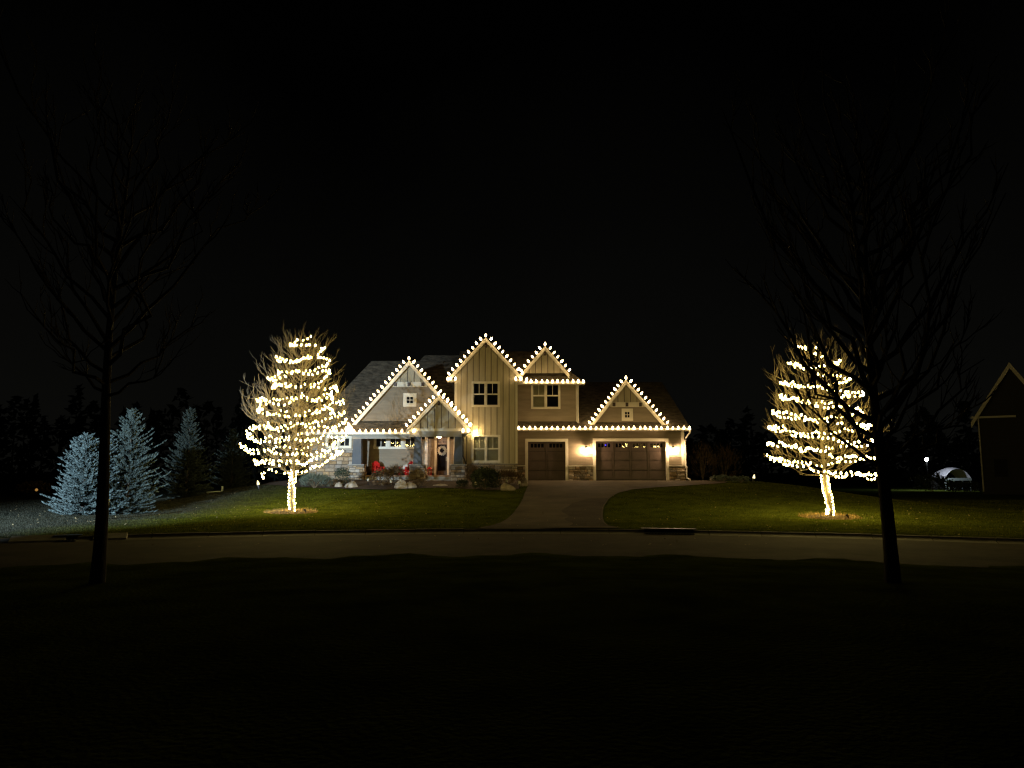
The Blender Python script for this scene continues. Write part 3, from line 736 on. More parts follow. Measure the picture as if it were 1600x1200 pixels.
# black downspout at the right end of the porch
MB().tube([at(723.5, 678, YE-0.25), at(723.5, 713, YE-0.25), at(729.5, 727, YT-0.3), at(729, 756, YT-0.3)], 0.055, 6).build('downspout', M['black'], H)

# ================================================================== lights on the house
def bulb_mesh(name, wd, ht, mat, n=6):
    m = MB(); prof = [(0.55, 0.0), (1.0, 0.32), (0.72, 0.68)]
    for r, z in prof:
        for k in range(n): t = 2*math.pi*k/n; m.v.append((r*wd/2*math.cos(t), r*wd/2*math.sin(t), z*ht))
    m.v.append((0, 0, ht)); m.f.append(tuple(range(n-1, -1, -1)))
    for i in range(2):
        for k in range(n): k2 = (k+1) % n; m.f.append((i*n+k, i*n+k2, (i+1)*n+k2, (i+1)*n+k))
    for k in range(n): m.f.append((2*n+k, 2*n+(k+1) % n, 3*n))
    return m.mesh(name, mat, True)
BULBS = {}
HB = bulb_mesh('bulb', 0.155, 0.25, M['bulb']); TB = bulb_mesh('bulb', 0.068, 0.118, M['tbulb'], 6)
for nm, mt, wd, ht, n_, lo_hi in (('house', 'bulb', 0.155, 0.25, 6, (0.55, 1.35)), ('tree', 'tbulb', 0.068, 0.118, 6, (0.5, 1.4))):
    alts = []
    for f in lo_hi:
        m_ = M[mt].copy(); m_.node_tree.nodes['Emission'].inputs['Strength'].default_value *= f; alts.append(bulb_mesh('bulb', wd*(0.94+0.06*f), ht*(0.94+0.06*f), m_, n_))
    BULBS[(HB if nm == 'house' else TB).name] = alts
vb = random.Random(77)
def string(label, pts, mesh, ups, group, wire=0.008, wire_pts=None):
    t = thing('light_string', label, 'string lights', tuple(pts[0]), group)
    MB().tube(wire_pts or pts, wire, 3).build('wire', M['wire'], t)
    for p, u in zip(pts, ups):
        u01 = vb.random(); o = link('bulb', BULBS[mesh.name][0] if u01 < 0.25 else BULBS[mesh.name][1] if u01 > 0.8 else mesh, t, p)
        q = Vector(u).normalized().to_track_quat('Z', 'Y'); o.rotation_mode = 'QUATERNION'; o.rotation_quaternion = q
    return t
rnd = random.Random(5)
def jig(s): return rnd.uniform(-s, s)
def run(p, q, step):
    n = max(1, round((q-p).length/step)); return [p.lerp(q, i/n) for i in range(n+1)]
GH = 'roofline light strings on the house'
def rake_string(key, label, returns=(), step=0.385):
    a, l, r, yf = gab[key]; y = yf - 0.13
    A, L_, R_ = Vector((a[0], y, a[1]+0.03)), Vector((l[0], y, l[1])), Vector((r[0], y, r[1]))
    nl = Vector((-(A-L_).z, 0, (A-L_).x)).normalized(); nr = Vector(((A-R_).z, 0, -(A-R_).x)).normalized()
    pts = []; ups = []
    lo = run(L_ + (A-L_).normalized()*0.18, A, step)[:-1]
    hi = run(A, R_ + (A-R_).normalized()*0.18, step)[1:]
    for seg in (returns[0] if returns else []): pts.append(Vector(seg)); ups.append((jig(.1), 0, 1))
    for p in lo: pts.append(p + nl*0.05 + Vector((jig(.02), 0, jig(.02)))); ups.append(nl + Vector((jig(.15), -0.15, 0.35)))
    pts.append(A + Vector((0, 0, -0.02))); ups.append((0, -0.1, 1))
    for p in hi: pts.append(p + nr*0.05 + Vector((jig(.02), 0, jig(.02)))); ups.append(nr + Vector((jig(.15), -0.15, 0.35)))
    for seg in (returns[1] if len(returns) > 1 else []): pts.append(Vector(seg)); ups.append((jig(.1), 0, 1))
    return string(label, pts, HB, ups, GH)
def rets(pxs, py, y): return [at(p, py, y) for p in pxs]
rake_string('left', 'warm bulb string tracing the wide gable with small square window over the porch')
rake_string('entry', 'warm bulb string along the small gable right above the front door', ([], rets((731.5, 723.5), 675, YE-0.47)))
rake_string('tall', 'warm bulb string along the tallest gable with beige vertical boards', (rets((711.5, 704, 699.5), 594, YT-0.49), rets((814, 806), 594, YT-0.49)))
rake_string('dormer', 'warm bulb string along the small upper gable beside the tallest gable')
rake_string('garage', 'warm bulb string along the gable over the double garage door')
def eave_string(label, pa, pb, py, y, step, extra=()):
    a, b = at(pa, py, y), at(pb, py, y); pts = run(a, b, step)
    pts = [p + Vector((jig(.02), 0, jig(.012))) for p in pts] + [Vector(e) for e in extra]
    ups = [(jig(.22)+0.05, jig(.15)-0.1, 1) for _ in pts]
    return string(label, pts, HB, ups, GH)
eave_string('warm bulb string along the porch gutter beside the front steps', 479, 646, 676, 49.1, 0.405, [at(540.5, 672, 49.05), at(543.5, 670.5, 49.05), at(546, 672.5, 49.05), at(549, 671, 49.05), at(541.5, 676.5, 49.02), at(545.5, 676, 49.02), at(549.5, 675.5, 49.02)])
eave_string('warm bulb string along the upper gutter over the paired upstairs window', 822, 912, 598, 51.7, 0.385, [at(822.5, 594.5, 51.7)])
eave_string('warm bulb string along the garage gutter above both garage doors', 811, 1077, 671, 51.25, 0.383)

# wall lanterns beside the garage doors
def lantern(px, label):
    x = X(px, YG, 703); z = Z(703, YG); y = YG - 0.3
    t = thing('wall_lantern', label, 'lantern', (x, YG-0.03, z), 'lanterns on the garage wall')
    MB().box(x-0.07, x+0.07, YG-0.06, YG-0.025, z-0.12, z+0.22).build('back_plate', M['black'], t)
    MB().tube([(x, YG-0.05, z+0.16), (x, YG-0.18, z+0.25), (x, y, z+0.22), (x, y, z+0.15)], 0.014, 5).build('arm', M['black'], t)
    MB().lathe(x, y, [(0.155, z+0.115), (0.15, z+0.125), (0.05, z+0.18), (0.012, z+0.2)], 14).build('cap', M['black'], t)
    MB().lathe(x, y, [(0.05, z-0.12), (0.09, z-0.09), (0.1, z+0.06), (0.06, z+0.09)], 12).build('glowing_glass', M['lantern'], t)
    m = MB()
    for k in range(4):
        a = R(45+90*k); cx, cy = x+0.13*math.cos(a), y+0.13*math.sin(a); m.tube([(x+0.11*math.cos(a), y+0.11*math.sin(a), z-0.15), (cx, cy, z+0.12)], 0.007, 4)
    m.lathe(x, y, [(0.09, z-0.16), (0.09, z-0.13)], 10).build('cage', M['black'], t)
lantern(915.5, 'glowing wall lantern between the single and double garage doors')
lantern(1052, 'glowing wall lantern between the double garage door and the house corner')
# porch ceiling light above the door
p = Vector((X(686, 51.0), 51.0, zc-0.03))
t = thing('ceiling_light', 'warm flush light on the porch ceiling before the front door', 'ceiling light', tuple(p))
MB().lathe(p.x, p.y, [(0.17, p.z-0.02), (0.18, p.z+0.0)], 16).build('rim', M['black'], t)
MB().lathe(p.x, p.y, [(0.06, p.z-0.085), (0.12, p.z-0.06), (0.15, p.z-0.021)], 14).build('glowing_dome', M['ceiling'], t)
# flood light where the porch gutter meets the tall gable
p = at(742.5, 676, YT-0.2)
t = thing('flood_light', 'glaring yellow flood light at the porch gutter end on beige boards', 'flood light', tuple(p))
MB().lathe(p.x, p.y, [(0.02, p.z-0.1), (0.1, p.z-0.05), (0.12, p.z+0.02), (0.06, p.z+0.1)], 10).build('glowing_lamp', M['flood'], t, True)
MB().tube([(p.x, p.y, p.z+0.1), (p.x, p.y+0.05, p.z+0.15), (p.x, YT-0.005, p.z+0.15)], 0.02, 5).build('mount', M['black'], t)

# ================================================================== things on the porch
def adirondack(loc, rz, label):
    t = thing('lawn_chair', label, 'chair', loc, 'red slatted chairs on the porch', world=False, rz=rz)
    for i in range(5):
        x = -0.22 + 0.11*i; hh = 0.98 - 0.05*abs(i-2)**1.4
        MB().hexa([(x-0.045, 0.22, 0.28), (x+0.045, 0.22, 0.28), (x+0.045, 0.245, 0.28), (x-0.045, 0.245, 0.28)], [(x-0.052, 0.52, hh), (x+0.052, 0.52, hh), (x+0.052, 0.545, hh), (x-0.052, 0.545, hh)]).build('back_slat', M['red'], t)
    for i in range(5):
        y = -0.28 + 0.115*i; MB().box(-0.27, 0.27, y-0.05, y+0.05, 0.36-0.022*i, 0.382-0.022*i).build('seat_slat', M['red'], t)
    for sx in (-1, 1):
        MB().box(sx*0.30-0.045, sx*0.30+0.045, -0.32, -0.27, 0, 0.55).build('front_leg', M['red'], t)
        MB().bar((sx*0.28, -0.3, 0.33), (sx*0.28, 0.5, 0.03), 0.03, 0.11).build('rear_leg', M['red'], t)
        MB().box(sx*0.34-0.075, sx*0.34+0.075, -0.38, 0.36, 0.551, 0.575).build('arm_rest', M['red'], t)
        MB().box(sx*0.30-0.03, sx*0.30+0.03, 0.28, 0.33, 0.12, 0.549).build('arm_post', M['red'], t)
    return t
cx1 = at(590.5, 742, 51.0); cx2 = at(634, 742, 50.9)
adirondack((cx1.x, 51.0, zfl), R(28), 'red slatted chair near the porch side wall, behind the brown bush')
adirondack((cx2.x, 50.9, zfl), R(-38), 'red slatted chair with white cushion beside the middle stone pier')
c = MB().hexa([(-0.2, -0.06, -0.17), (0.2, -0.06, -0.17), (0.2, 0.06, -0.17), (-0.2, 0.06, -0.17)], [(-0.2, -0.05, 0.17), (0.2, -0.05, 0.17), (0.2, 0.05, 0.17), (-0.2, 0.05, 0.17)]).build('cushion', M['cushion'])
c.location = (cx2.x-0.02, 50.86, zfl+0.56); c.rotation_euler = (R(-18), 0, R(-38)); tag(c, 'small white cushion leaning in the red chair by the middle pier', 'cushion')
bv = c.modifiers.new('round', 'BEVEL'); bv.width = 0.04; bv.segments = 2
ct = at(613, 742, 50.9)
t = thing('side_table', 'small round dark metal table between the two red chairs', 'table', (ct.x, 50.9, zfl))
MB().lathe(ct.x, 50.9, [(0.36, zfl+0.48), (0.37, zfl+0.5), (0.36, zfl+0.515)], 18).build('table_top', M['black'], t)
for k in range(4):
    a = R(45+90*k); MB().tube([(ct.x+0.3*math.cos(a), 50.9+0.3*math.sin(a), zfl), (ct.x+0.12*math.cos(a), 50.9+0.12*math.sin(a), zfl+0.26), (ct.x+0.28*math.cos(a), 50.9+0.28*math.sin(a), zfl+0.48)], 0.018, 5).build('leg', M['black'], t)
lt = at(671, 742, 50.3)
t = thing('candle_lantern', 'small red candle lantern standing left of the front door', 'lantern', (lt.x, 50.3, zfl))
MB().box(lt.x-0.13, lt.x+0.13, 50.17, 50.43, zfl, zfl+0.05).build('base', M['red'], t)
for sx in (-1, 1):
    for sy in (-1, 1): MB().box(lt.x+sx*0.11-0.015, lt.x+sx*0.11+0.015, 50.3+sy*0.11-0.015, 50.3+sy*0.11+0.015, zfl+0.05, zfl+0.42).build('corner_post', M['red'], t)
MB().frustum(lt.x, 50.3, zfl+0.42, zfl+0.56, 0.3, 0.3, 0.06, 0.06).build('roof', M['red'], t)
MB().lathe(lt.x, 50.3, [(0.05, zfl+0.051), (0.05, zfl+0.25)], 10).build('candle', M['cushion'], t)
# wreath and plaque on the door
wx, wz = (dx0+dx1)/2 + 0.02, Z(704, YB)
wr = MB(); rw = random.Random(3)
for k in range(420):
    a = rw.uniform(0, 2*math.pi); rr = 0.225 + rw.gauss(0, 0.045); p = Vector((wx + rr*math.cos(a), YB-0.05-rw.uniform(0, 0.07), wz + rr*math.sin(a)))
    d_ = Vector((math.cos(a+rw.uniform(.2, 1.6)), -rw.uniform(0, .7), math.sin(a+rw.uniform(.2, 1.6)))).normalized()*rw.uniform(.06, .11); q = d_.cross(Vector((0, 1, .3))).normalized()*0.018
    wr.quad(p-q*0.3, p+d_*0.5-q, p+d_, p+d_*0.5+q)
t = thing('wreath', 'pale frosted round wreath hanging on the front door glass', 'wreath', (wx, YB-0.03, wz))
stuff(wr.build('sprigs', M['wreath'], t))
MB().tube([(wx+0.21*math.cos(R(15*k)), YB-0.04, wz+0.21*math.sin(R(15*k))) for k in range(25)], 0.03, 6).build('hoop', M['straw'], t)
# the plaque's two lines cannot be read in the photograph: short dark strokes in the same places
t = thing('door_plaque', 'brown board with two rows of dark lettering above the wreath', 'sign', (wx, YB-0.03, Z(692, YB)))
s_ = YB/F
bx0, bx1, bz0, bz1 = wx-7.2*s_, wx+7.2*s_, Z(694.5, YB), Z(683.2, YB)
MB().box(bx0, bx1, YB-0.045, YB-0.012, bz0, bz1).build('board', M['sign'], t)
lm = MB()
def mark(u0, u1, v0, v1): lm.box(wx+u0*s_, wx+u1*s_, YB-0.053, YB-0.045, Z(v1, YB), Z(v0, YB))
for u in (-6.2, -5.0, -3.8, -2.4, 1.0, 2.2, 3.4, 5.8): mark(u-0.75, u-0.15, 684.4, 687.4)
mark(-6.6, -2.2, 685.7, 686.3); mark(0.6, 4.2, 684.5, 685.3); mark(5.2, 6.3, 685.6, 686.2)
for u in (-5.6, -3.2, 1.6, 3.0, 5.5): mark(u-0.4, u+0.4, 688.6, 692.4)
mark(-5.8, -4.2, 691.6, 692.4); mark(1.2, 3.2, 690.2, 690.9)
lm.build('lettering', M['door'], t)
# added blue bulbs behind the top garage panes, standing in for a reflection
for (pp, lab, mt, sz) in (((946, 695.5), 'added blue bulb behind a top garage pane standing in for a reflection', 'blue', 0.16), ((949.5, 693), 'second added blue bulb near the pane edge standing in for a reflection', 'blue', 0.12)):
    p = at(*pp, YG+0.22); tag(MB().lathe(0, 0, [(0.02, -sz/2), (sz*0.45, -sz*0.2), (sz*0.45, sz*0.2), (0.02, sz/2)], 8).build('reflection_bulb', M[mt], None, True, p), lab, 'bulb')

# ================================================================== bare trees
def bare_tree(name, label, base, height, env, z_first, n_prim, seed, mat, r0, lean=(0, 0), sub=8, ter=3, curve=1.35, rise=(0.75, 0.45), thick=1.0, fork=None):
    """trunk + crown; env(z) = crown radius at height z above the base"""
    rnd = random.Random(seed); bx, by, bz = base
    t = thing(name, label, 'tree', base)
    tr = []
    for i in range(15):
        s = i/14; tr.append(Vector((bx + lean[0]*s + 0.05*math.sin(s*7+seed), by + lean[1]*s + 0.05*math.cos(s*6+seed), bz - 0.1 + (height*0.97+0.1)*s)))
    def trunk_at(z):
        s = min(1, max(0, (z-bz+0.1)/(height*0.97+0.1)))*14; i = min(13, int(s)); return tr[i].lerp(tr[i+1], s-i)
    rad = [max(0.008, r0*(1-0.93*(i/14)**0.9)*(1.12 if i == 0 else 1)) for i in range(15)]
    MB().tube(tr, rad, 9).build('trunk', mat, t, True)
    cr_ = MB(); tips = []
    for k in range(n_prim):
        q = k/n_prim; z0 = z_first + (height*0.9 - z_first)*(q**1.2) + rnd.uniform(-.06, .06)
        az = k*2.399963 + rnd.uniform(-.35, .35); s0 = trunk_at(bz+z0)
        rr_ = max(env(min(height, z0 + 0.5)), 0.12)*rnd.uniform(0.76, 1.1)
        up_ = (rr_*rise[0] + rise[1])*rnd.uniform(0.75, 1.2)*(1 if q > 0.16 else 0.35 + 4*q)
        up_ = min(up_, height*1.04 - z0)
        bend = rnd.uniform(-.6, .6); pts = []; cv = curve*rnd.uniform(0.7, 1.15)
        for i in range(8):
            s = i/7; a = az + bend*s; rad_ = rr_*(s**0.86)
            kk = 0.05*rr_*min(1, 3*s); pts.append(Vector((s0.x + rad_*math.cos(a) + rnd.gauss(0, kk), s0.y + rad_*math.sin(a) + rnd.gauss(0, kk), s0.z + up_*(s**cv) + rnd.gauss(0, kk*0.8))))
        br = (0.008 + 0.011*rr_)*thick
        cr_.tube(pts, [br*(1-0.82*i/7) for i in range(8)], 5, False)
        for j in range(max(3, int(sub*(1.15-0.6*q)))):
            s = rnd.uniform(0.22, 0.97)*7; i = min(6, int(s)); p = pts[i].lerp(pts[i+1], s-i); d = (pts[i+1]-pts[i]).normalized()
            sd_ = d.cross(Vector((0, 0, 1)))*rnd.choice((-1, 1))*rnd.uniform(.35, 1.0)
            ln = (0.3 + 0.36*rr_)*rnd.uniform(.45, 1.0)*(1.1-0.45*s/7)
            dd = (d*0.8 + sd_ + Vector((0, 0, rnd.uniform(-.35, .6)))).normalized(); q2 = []
            for m_ in range(5): u = m_/4; q2.append(p + dd*ln*u + Vector((0, 0, ln*0.42*u*u)) + Vector((rnd.gauss(0, .07), rnd.gauss(0, .07), rnd.gauss(0, .05)))*ln*u)
            cr_.tube(q2, [br*0.34*(1-0.75*m_/4) + 0.002 for m_ in range(5)], 3, False)
            for _ in range(ter):
                u = rnd.uniform(.25, .95)*4; i2 = min(3, int(u)); p2 = q2[i2].lerp(q2[i2+1], u-i2)
                d2 = (dd*0.7 + Vector((rnd.uniform(-.7, .7), rnd.uniform(-.7, .7), rnd.uniform(.1, .8)))).normalized()*ln*rnd.uniform(.3, .55)
                cr_.tube([p2, p2 + d2*0.5 + Vector((0, 0, 0.01)), p2 + d2 + Vector((0, 0, d2.length*0.2))], [br*0.2+0.002, br*0.15+0.0015, 0.0015], 3, False)
    cr_.build('crown', mat, t)
    return t, trunk_at
def table(tab):
    def f(z):
        return lerp(tab, z)
    return f
YTL = 34.5
def tree_base(px, py, y): p = at(px, py, y); return (p.x, y, ground(p.x, y))
bL = tree_base(454.5, 806, YTL); bR = tree_base(1296, 808, 30.6); K = 1.26
sL = YTL/F
KL = 1.385
envL = table([(KL*a_, KL*b_) for a_, b_ in [(1.0, 1.0), (1.4, 1.5), (2.2, 1.75), (3.0, 1.62), (3.8, 1.4), (4.5, 1.15), (5.2, 0.92), (5.8, 0.55), (6.3, 0.2)]])
envR = table([(K*a_, K*b_) for a_, b_ in [(1.0, 0.9), (1.4, 1.6), (2.2, 1.82), (3.0, 1.68), (3.8, 1.5), (4.5, 1.25), (5.2, 0.9), (5.8, 0.5), (6.2, 0.2)]])
treeL, trL = bare_tree('bare_tree', 'bare tree wound densely with lights before the porch side of the house', bL, 8.6, envL, 1.75, 108, 21, M['bark'], 0.11, lean=(0.3, 0), sub=10, ter=3, thick=0.62)
treeR, trR = bare_tree('bare_tree', 'bare tree with lights in spaced sloping rows beside the garage side lawn', bR, 7.5, envR, 1.6, 76, 34, M['bark'], 0.10, lean=(-0.3, 0), sub=8, ter=3, thick=0.6)

# light strings on the trees: wound round and round, hanging slack between the branches
def tree_strings(base, trunk_at, env, z_hi, z_lo, turns, spacing, seed, n_str, labels, sag, tilt, fr=0.96, jag=0.1):
    rnd = random.Random(seed); pts = []; bz = base[2]
    anchors = []; a = 0.6; end = turns*2*math.pi + 0.6      # the string is caught on a branch every half metre or so
    while a < end:
        q = (a-0.6)/(end-0.6); zc_ = z_hi + (z_lo-z_hi)*q**0.92; r_ = env(zc_)*fr
        front = -math.sin(a)
        zz = zc_ - sag*(0.5+0.5*math.cos(2*a+math.pi))*(1 if front > 0 else 0.4) + tilt*math.cos(a) + rnd.gauss(0, jag)
        rr_ = r_*rnd.uniform(0.72, 1.1); c = trunk_at(bz+zz)
        anchors.append(Vector((c.x + rr_*math.cos(a), c.y + rr_*math.sin(a), bz+zz)))
        a += rnd.uniform(0.3, 0.95)/max(0.5, r_)
    out = []; acc = 0; nxt = spacing; prev = anchors[0]
    for p0, p1 in zip(anchors, anchors[1:]):
        dp_ = (p1-p0).length*rnd.uniform(0.03, 0.2)
        for i in range(1, 41):
            s = i/40; p = p0.lerp(p1, s) - Vector((0, 0, dp_*4*s*(1-s))); acc += (p-prev).length; prev = p
            if acc >= nxt:
                if rnd.random() > 0.03: out.append(p.copy())
                acc = 0; nxt = spacing*rnd.uniform(0.72, 1.28)
    k = len(out)//n_str
    for q in range(n_str):
        seg = out[q*k:(q+1)*k] if q < n_str-1 else out[q*k:]
        seg = [p + Vector((rnd.uniform(-.02, .02), rnd.uniform(-.02, .02), rnd.uniform(-.015, .015))) for p in seg]
        ups = [(rnd.uniform(-.9, .9), rnd.uniform(-.9, .9), 1) for _ in seg]
        string(labels[q], seg, TB, ups, None, 0.005)
    return len(out)
nL = tree_strings(bL, trL, envL, 8.3, 1.9, 10.4, 0.225, 4, 4,
    ['bulb string wound round the top of the densely lit tree before the porch', 'bulb string wound round the upper middle of the densely lit tree before the porch',
     'bulb string wound round the lower middle of the densely lit tree before the porch', 'bulb string wound round the widest lower branches of the tree before the porch'], 0.2, 0.13, jag=0.12)
nR = tree_strings(bR, trR, envR, 7.3, 1.8, 8.1, 0.195, 9, 4,
    ['bulb string looped round the top of the sparsely lit tree on the garage side', 'bulb string looped round the upper middle of the sparsely lit tree on the garage side',
     'bulb string looped round the lower middle of the sparsely lit tree on the garage side', 'bulb string looped round the lowest branches of the sparsely lit tree on the garage side'], 0.3, -0.15, jag=0.07)
def trunk_string(base, trunk_at, label, seed, z1=1.38):
    rnd = random.Random(seed); pts = []; ups = []; n = 36
    for i in range(n):
        z = 0.06 + 1.26*z1*i/n; a = i*2.05 + rnd.uniform(-.3, .3); c = trunk_at(base[2]+z)
        d_ = Vector((math.cos(a), math.sin(a), 0)); pts.append(Vector((c.x, c.y, base[2]+z)) + d_*0.135); ups.append(d_*0.5 + Vector((0, 0, 1)))
    string(label, pts, TB, ups, None, 0.005)
trunk_string(bL, trL, 'bulb string wrapped tightly round the trunk of the tree before the porch', 1, 1.5)
trunk_string(bR, trR, 'bulb string wrapped tightly round the trunk of the tree on the garage side', 2, 1.3)

# dark street trees on the island
envD = table([(1.0, 0.6), (2.0, 1.4), (3.0, 1.9), (4.5, 2.1), (6.0, 1.6), (7.5, 0.5)])
bD1 = (-6.62, 12.0, ground(-6.62, 12.0)); bD2 = (5.78, 11.6, ground(5.78, 11.6))
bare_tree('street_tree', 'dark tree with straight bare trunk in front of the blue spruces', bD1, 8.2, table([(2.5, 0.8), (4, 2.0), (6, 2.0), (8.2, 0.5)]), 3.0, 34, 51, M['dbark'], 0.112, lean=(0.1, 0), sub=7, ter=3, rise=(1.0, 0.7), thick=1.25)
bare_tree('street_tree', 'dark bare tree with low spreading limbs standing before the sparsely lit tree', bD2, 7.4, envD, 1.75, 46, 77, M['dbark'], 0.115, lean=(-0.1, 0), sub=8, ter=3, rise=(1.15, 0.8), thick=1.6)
# ================================================================== spruces
def spruce(label, base, height, radius, seed, mat, group='spruces beside the lawn', skew=1.0, dens=1.0):
    rnd = random.Random(seed); bx, by, bz = base
    t = thing('spruce_tree', label, 'tree', base, group)
    MB().tube([(bx, by, bz-0.1), (bx+0.02, by, bz+height*0.5), (bx, by, bz+height)], [0.045*radius+0.03, 0.03, 0.008], 7).build('trunk', M['dbark'], t)
    fo = MB(); z = 0.08
    def sprig(p, d, ln, wd):
        d = d.normalized(); s1 = d.cross(Vector((rnd.uniform(-1, 1), rnd.uniform(-1, 1), rnd.uniform(-.3, 1)))).normalized()*wd
        s2 = d.cross(s1).normalized()*wd*0.8
        fo.quad(p, p+d*ln*0.45+s1, p+d*ln, p+d*ln*0.45-s1); fo.quad(p, p+d*ln*0.4+s2, p+d*ln*0.95, p+d*ln*0.4-s2)
    while z < height*0.985:
        q = z/height; rr_ = radius*((1-q)**skew)*(0.86+0.14*math.sin(z*9+seed)) + 0.06
        if q < 0.06: rr_ *= 0.85
        nb = max(6, int(19*dens*(0.45+0.55*rr_/radius)))
        a0 = rnd.uniform(0, 6.28)
        for k in range(nb):
            a = a0 + 2*math.pi*k/nb + rnd.uniform(-.2, .2); ln = rr_*rnd.choice((rnd.uniform(0.5, 0.9), rnd.uniform(0.8, 1.2)))*(1 + 0.2*math.sin(a*2+z*1.7+seed) + 0.13*math.sin(a*5+z*4.3)); el = 0.0 + 0.8*q + rnd.uniform(-.28, .3)
            d = Vector((math.cos(a), math.sin(a), math.tan(el)*0.55))
            m = max(3, int(ln/0.11))
            for j in range(1, m+1):
                s = j/m
                if s < 0.2 and m > 5: continue
                p = Vector((bx, by, bz+z)) + Vector((d.x*ln*s, d.y*ln*s, d.z*ln*s - 0.10*ln*math.sin(s*2.6) + 0.10*ln*s*s))
                for sg in (-1, 1):
                    sd_ = Vector((-math.sin(a), math.cos(a), 0))*sg
                    sprig(p, d.normalized()*0.8 + sd_*rnd.uniform(.5, 1.0) + Vector((0, 0, rnd.uniform(.15, 1.15))), rnd.uniform(.13, .23)*(0.75+0.5*(1-s)), rnd.uniform(.02, .034))
                sprig(p, d.normalized() + Vector((0, 0, rnd.uniform(0.1, .9))), rnd.uniform(.12, .22), 0.03)
        z += 0.105 + 0.05*q
    for k in range(14):
        zt = height*(0.93+0.07*k/14); sprig(Vector((bx, by, bz+zt)), Vector((rnd.uniform(-.4, .4), rnd.uniform(-.4, .4), 1)), 0.17, 0.025)
    stuff(fo.build('foliage', mat, t)); return t
def sp(px, y): x = X(px, y, 790); return (x, y, ground(x, y))
def hgt(px, py, y): b = sp(px, y); return at(px, py, y).z - b[2]
spruce('broad pale blue spruce, brightest lit, left of the dark straight trunk', sp(128, 32.4), hgt(128, 680, 32.4), 1.45, 1, M['spruce'], skew=0.62)
spruce('small blue spruce half hidden behind the dark straight trunk', sp(160, 33.2), hgt(160, 683, 33.2), 1.1, 2, M['spruce'], skew=0.6)
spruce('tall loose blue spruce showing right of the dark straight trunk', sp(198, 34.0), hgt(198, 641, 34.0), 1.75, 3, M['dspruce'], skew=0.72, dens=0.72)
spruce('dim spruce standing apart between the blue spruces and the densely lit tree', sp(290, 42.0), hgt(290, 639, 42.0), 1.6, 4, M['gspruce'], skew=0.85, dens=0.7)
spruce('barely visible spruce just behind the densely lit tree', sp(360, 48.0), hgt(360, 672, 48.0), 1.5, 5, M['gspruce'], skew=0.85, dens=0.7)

# ================================================================== the cool yard light that falls on spruces and porch
lp = Vector((-20.0, 4.6, 0)); lp.z = ground(lp.x, lp.y); head = lp + Vector((0.1, 0.4, 4.6))
t = thing('yard_light', 'cool white flood light on a tall post across the street', 'lamp post', tuple(lp))
MB().lathe(lp.x, lp.y, [(0.14, lp.z), (0.07, lp.z+0.3), (0.05, lp.z+4.7)], 10).build('post', M['black'], t)
MB().bar(lp + Vector((0, 0, 4.65)), head + Vector((0, -0.2, 0.05)), 0.06, 0.06).build('arm', M['black'], t)
MB().box(head.x-0.2, head.x+0.2, head.y-0.25, head.y-0.02, head.z-0.14, head.z+0.14).build('housing', M['black'], t)
MB().box(head.x-0.16, head.x+0.16, head.y-0.019, head.y-0.005, head.z-0.1, head.z+0.1).build('lens', M['plastic'], t)
ld = bpy.data.lights.new('beam', 'SPOT'); ld.energy = 100000; ld.color = (0.68, 0.87, 1.0); ld.spot_size = R(40); ld.spot_blend = 1.0; ld.shadow_soft_size = 0.1
lo_ = link('beam', ld, t, tuple(head + Vector((0, 0.05, 0)))); az = R(4.0); aim = Vector((math.sin(az), math.cos(az), math.tan(R(-3.5))))
lo_.rotation_mode = 'QUATERNION'; lo_.rotation_quaternion = aim.to_track_quat('-Z', 'Y')

# ================================================================== bed planting, boulders, markers
def bush(name, label, px, y, wpx, hpx, seed, mat, n=900, ls=0.09, twig=False, group='shrubs in the planting bed', cat='shrub', flat=0.55, py=757):
    rnd = random.Random(seed); x = X(px, y, py); z0 = ground(x, y)+0.03; s = y/F; rx = wpx*s/2; h = hpx*s
    t = thing(name, label, cat, (x, y, z0), group); m = MB(); st = MB()
    for k in range(9):
        a = rnd.uniform(0, 6.28); r = rnd.uniform(.3, .8)*rx
        st.tube([(x+0.1*r*math.cos(a), y+0.1*r*math.sin(a), z0-0.02), (x+0.6*r*math.cos(a), y+0.6*r*math.sin(a), z0+h*0.45), (x+r*math.cos(a), y+r*math.sin(a), z0+h*0.8)], [0.018, 0.012, 0.005], 4, False)
    st.build('stems', M['bark'], t)
    for k in range(n):
        a = rnd.uniform(0, 6.28); c = rnd.uniform(-0.35, 1); rr_ = rnd.uniform(.55, 1.05)*(1 + 0.14*math.sin(a*3+seed) + 0.1*math.sin(a*7+c*5))
        rh = math.sqrt(max(0, 1-c*c)); p = Vector((x + rx*rr_*rh*math.cos(a), y + rx*0.9*rr_*rh*math.sin(a), z0 + h*(flat + (1-flat)*c*rr_) if c > 0 else z0 + h*flat*(1+c*2.5)))
        if twig:
            d = (p - Vector((x, y, z0))).normalized() + Vector((rnd.uniform(-.6, .6), rnd.uniform(-.6, .6), rnd.uniform(0, .8))); ln = ls*rnd.uniform(1.5, 3.2); wd = 0.012
        else:
            d = Vector((rnd.uniform(-1, 1), rnd.uniform(-1, 1), rnd.uniform(-.2, 1))); ln = ls*rnd.uniform(.7, 1.3); wd = ls*0.3
        d.normalize(); q = d.cross(Vector((rnd.uniform(-1, 1), rnd.uniform(-1, 1), rnd.uniform(-1, 1)))).normalized()*wd
        m.quad(p, p+d*ln*0.5+q, p+d*ln, p+d*ln*0.5-q)
    stuff(m.build('leaves', mat, t)); return t
bush('round_shrub', 'large rounded dark evergreen shrub before the lower paired window', 757, 42.9, 43, 31, 1, M['green'], 6500, 0.09, py=765)
bush('dry_shrub', 'brown dried shrub between the evergreen and the driveway stones', 793, 45.4, 42, 20, 2, M['brownleaf'], 1300, 0.1, True)
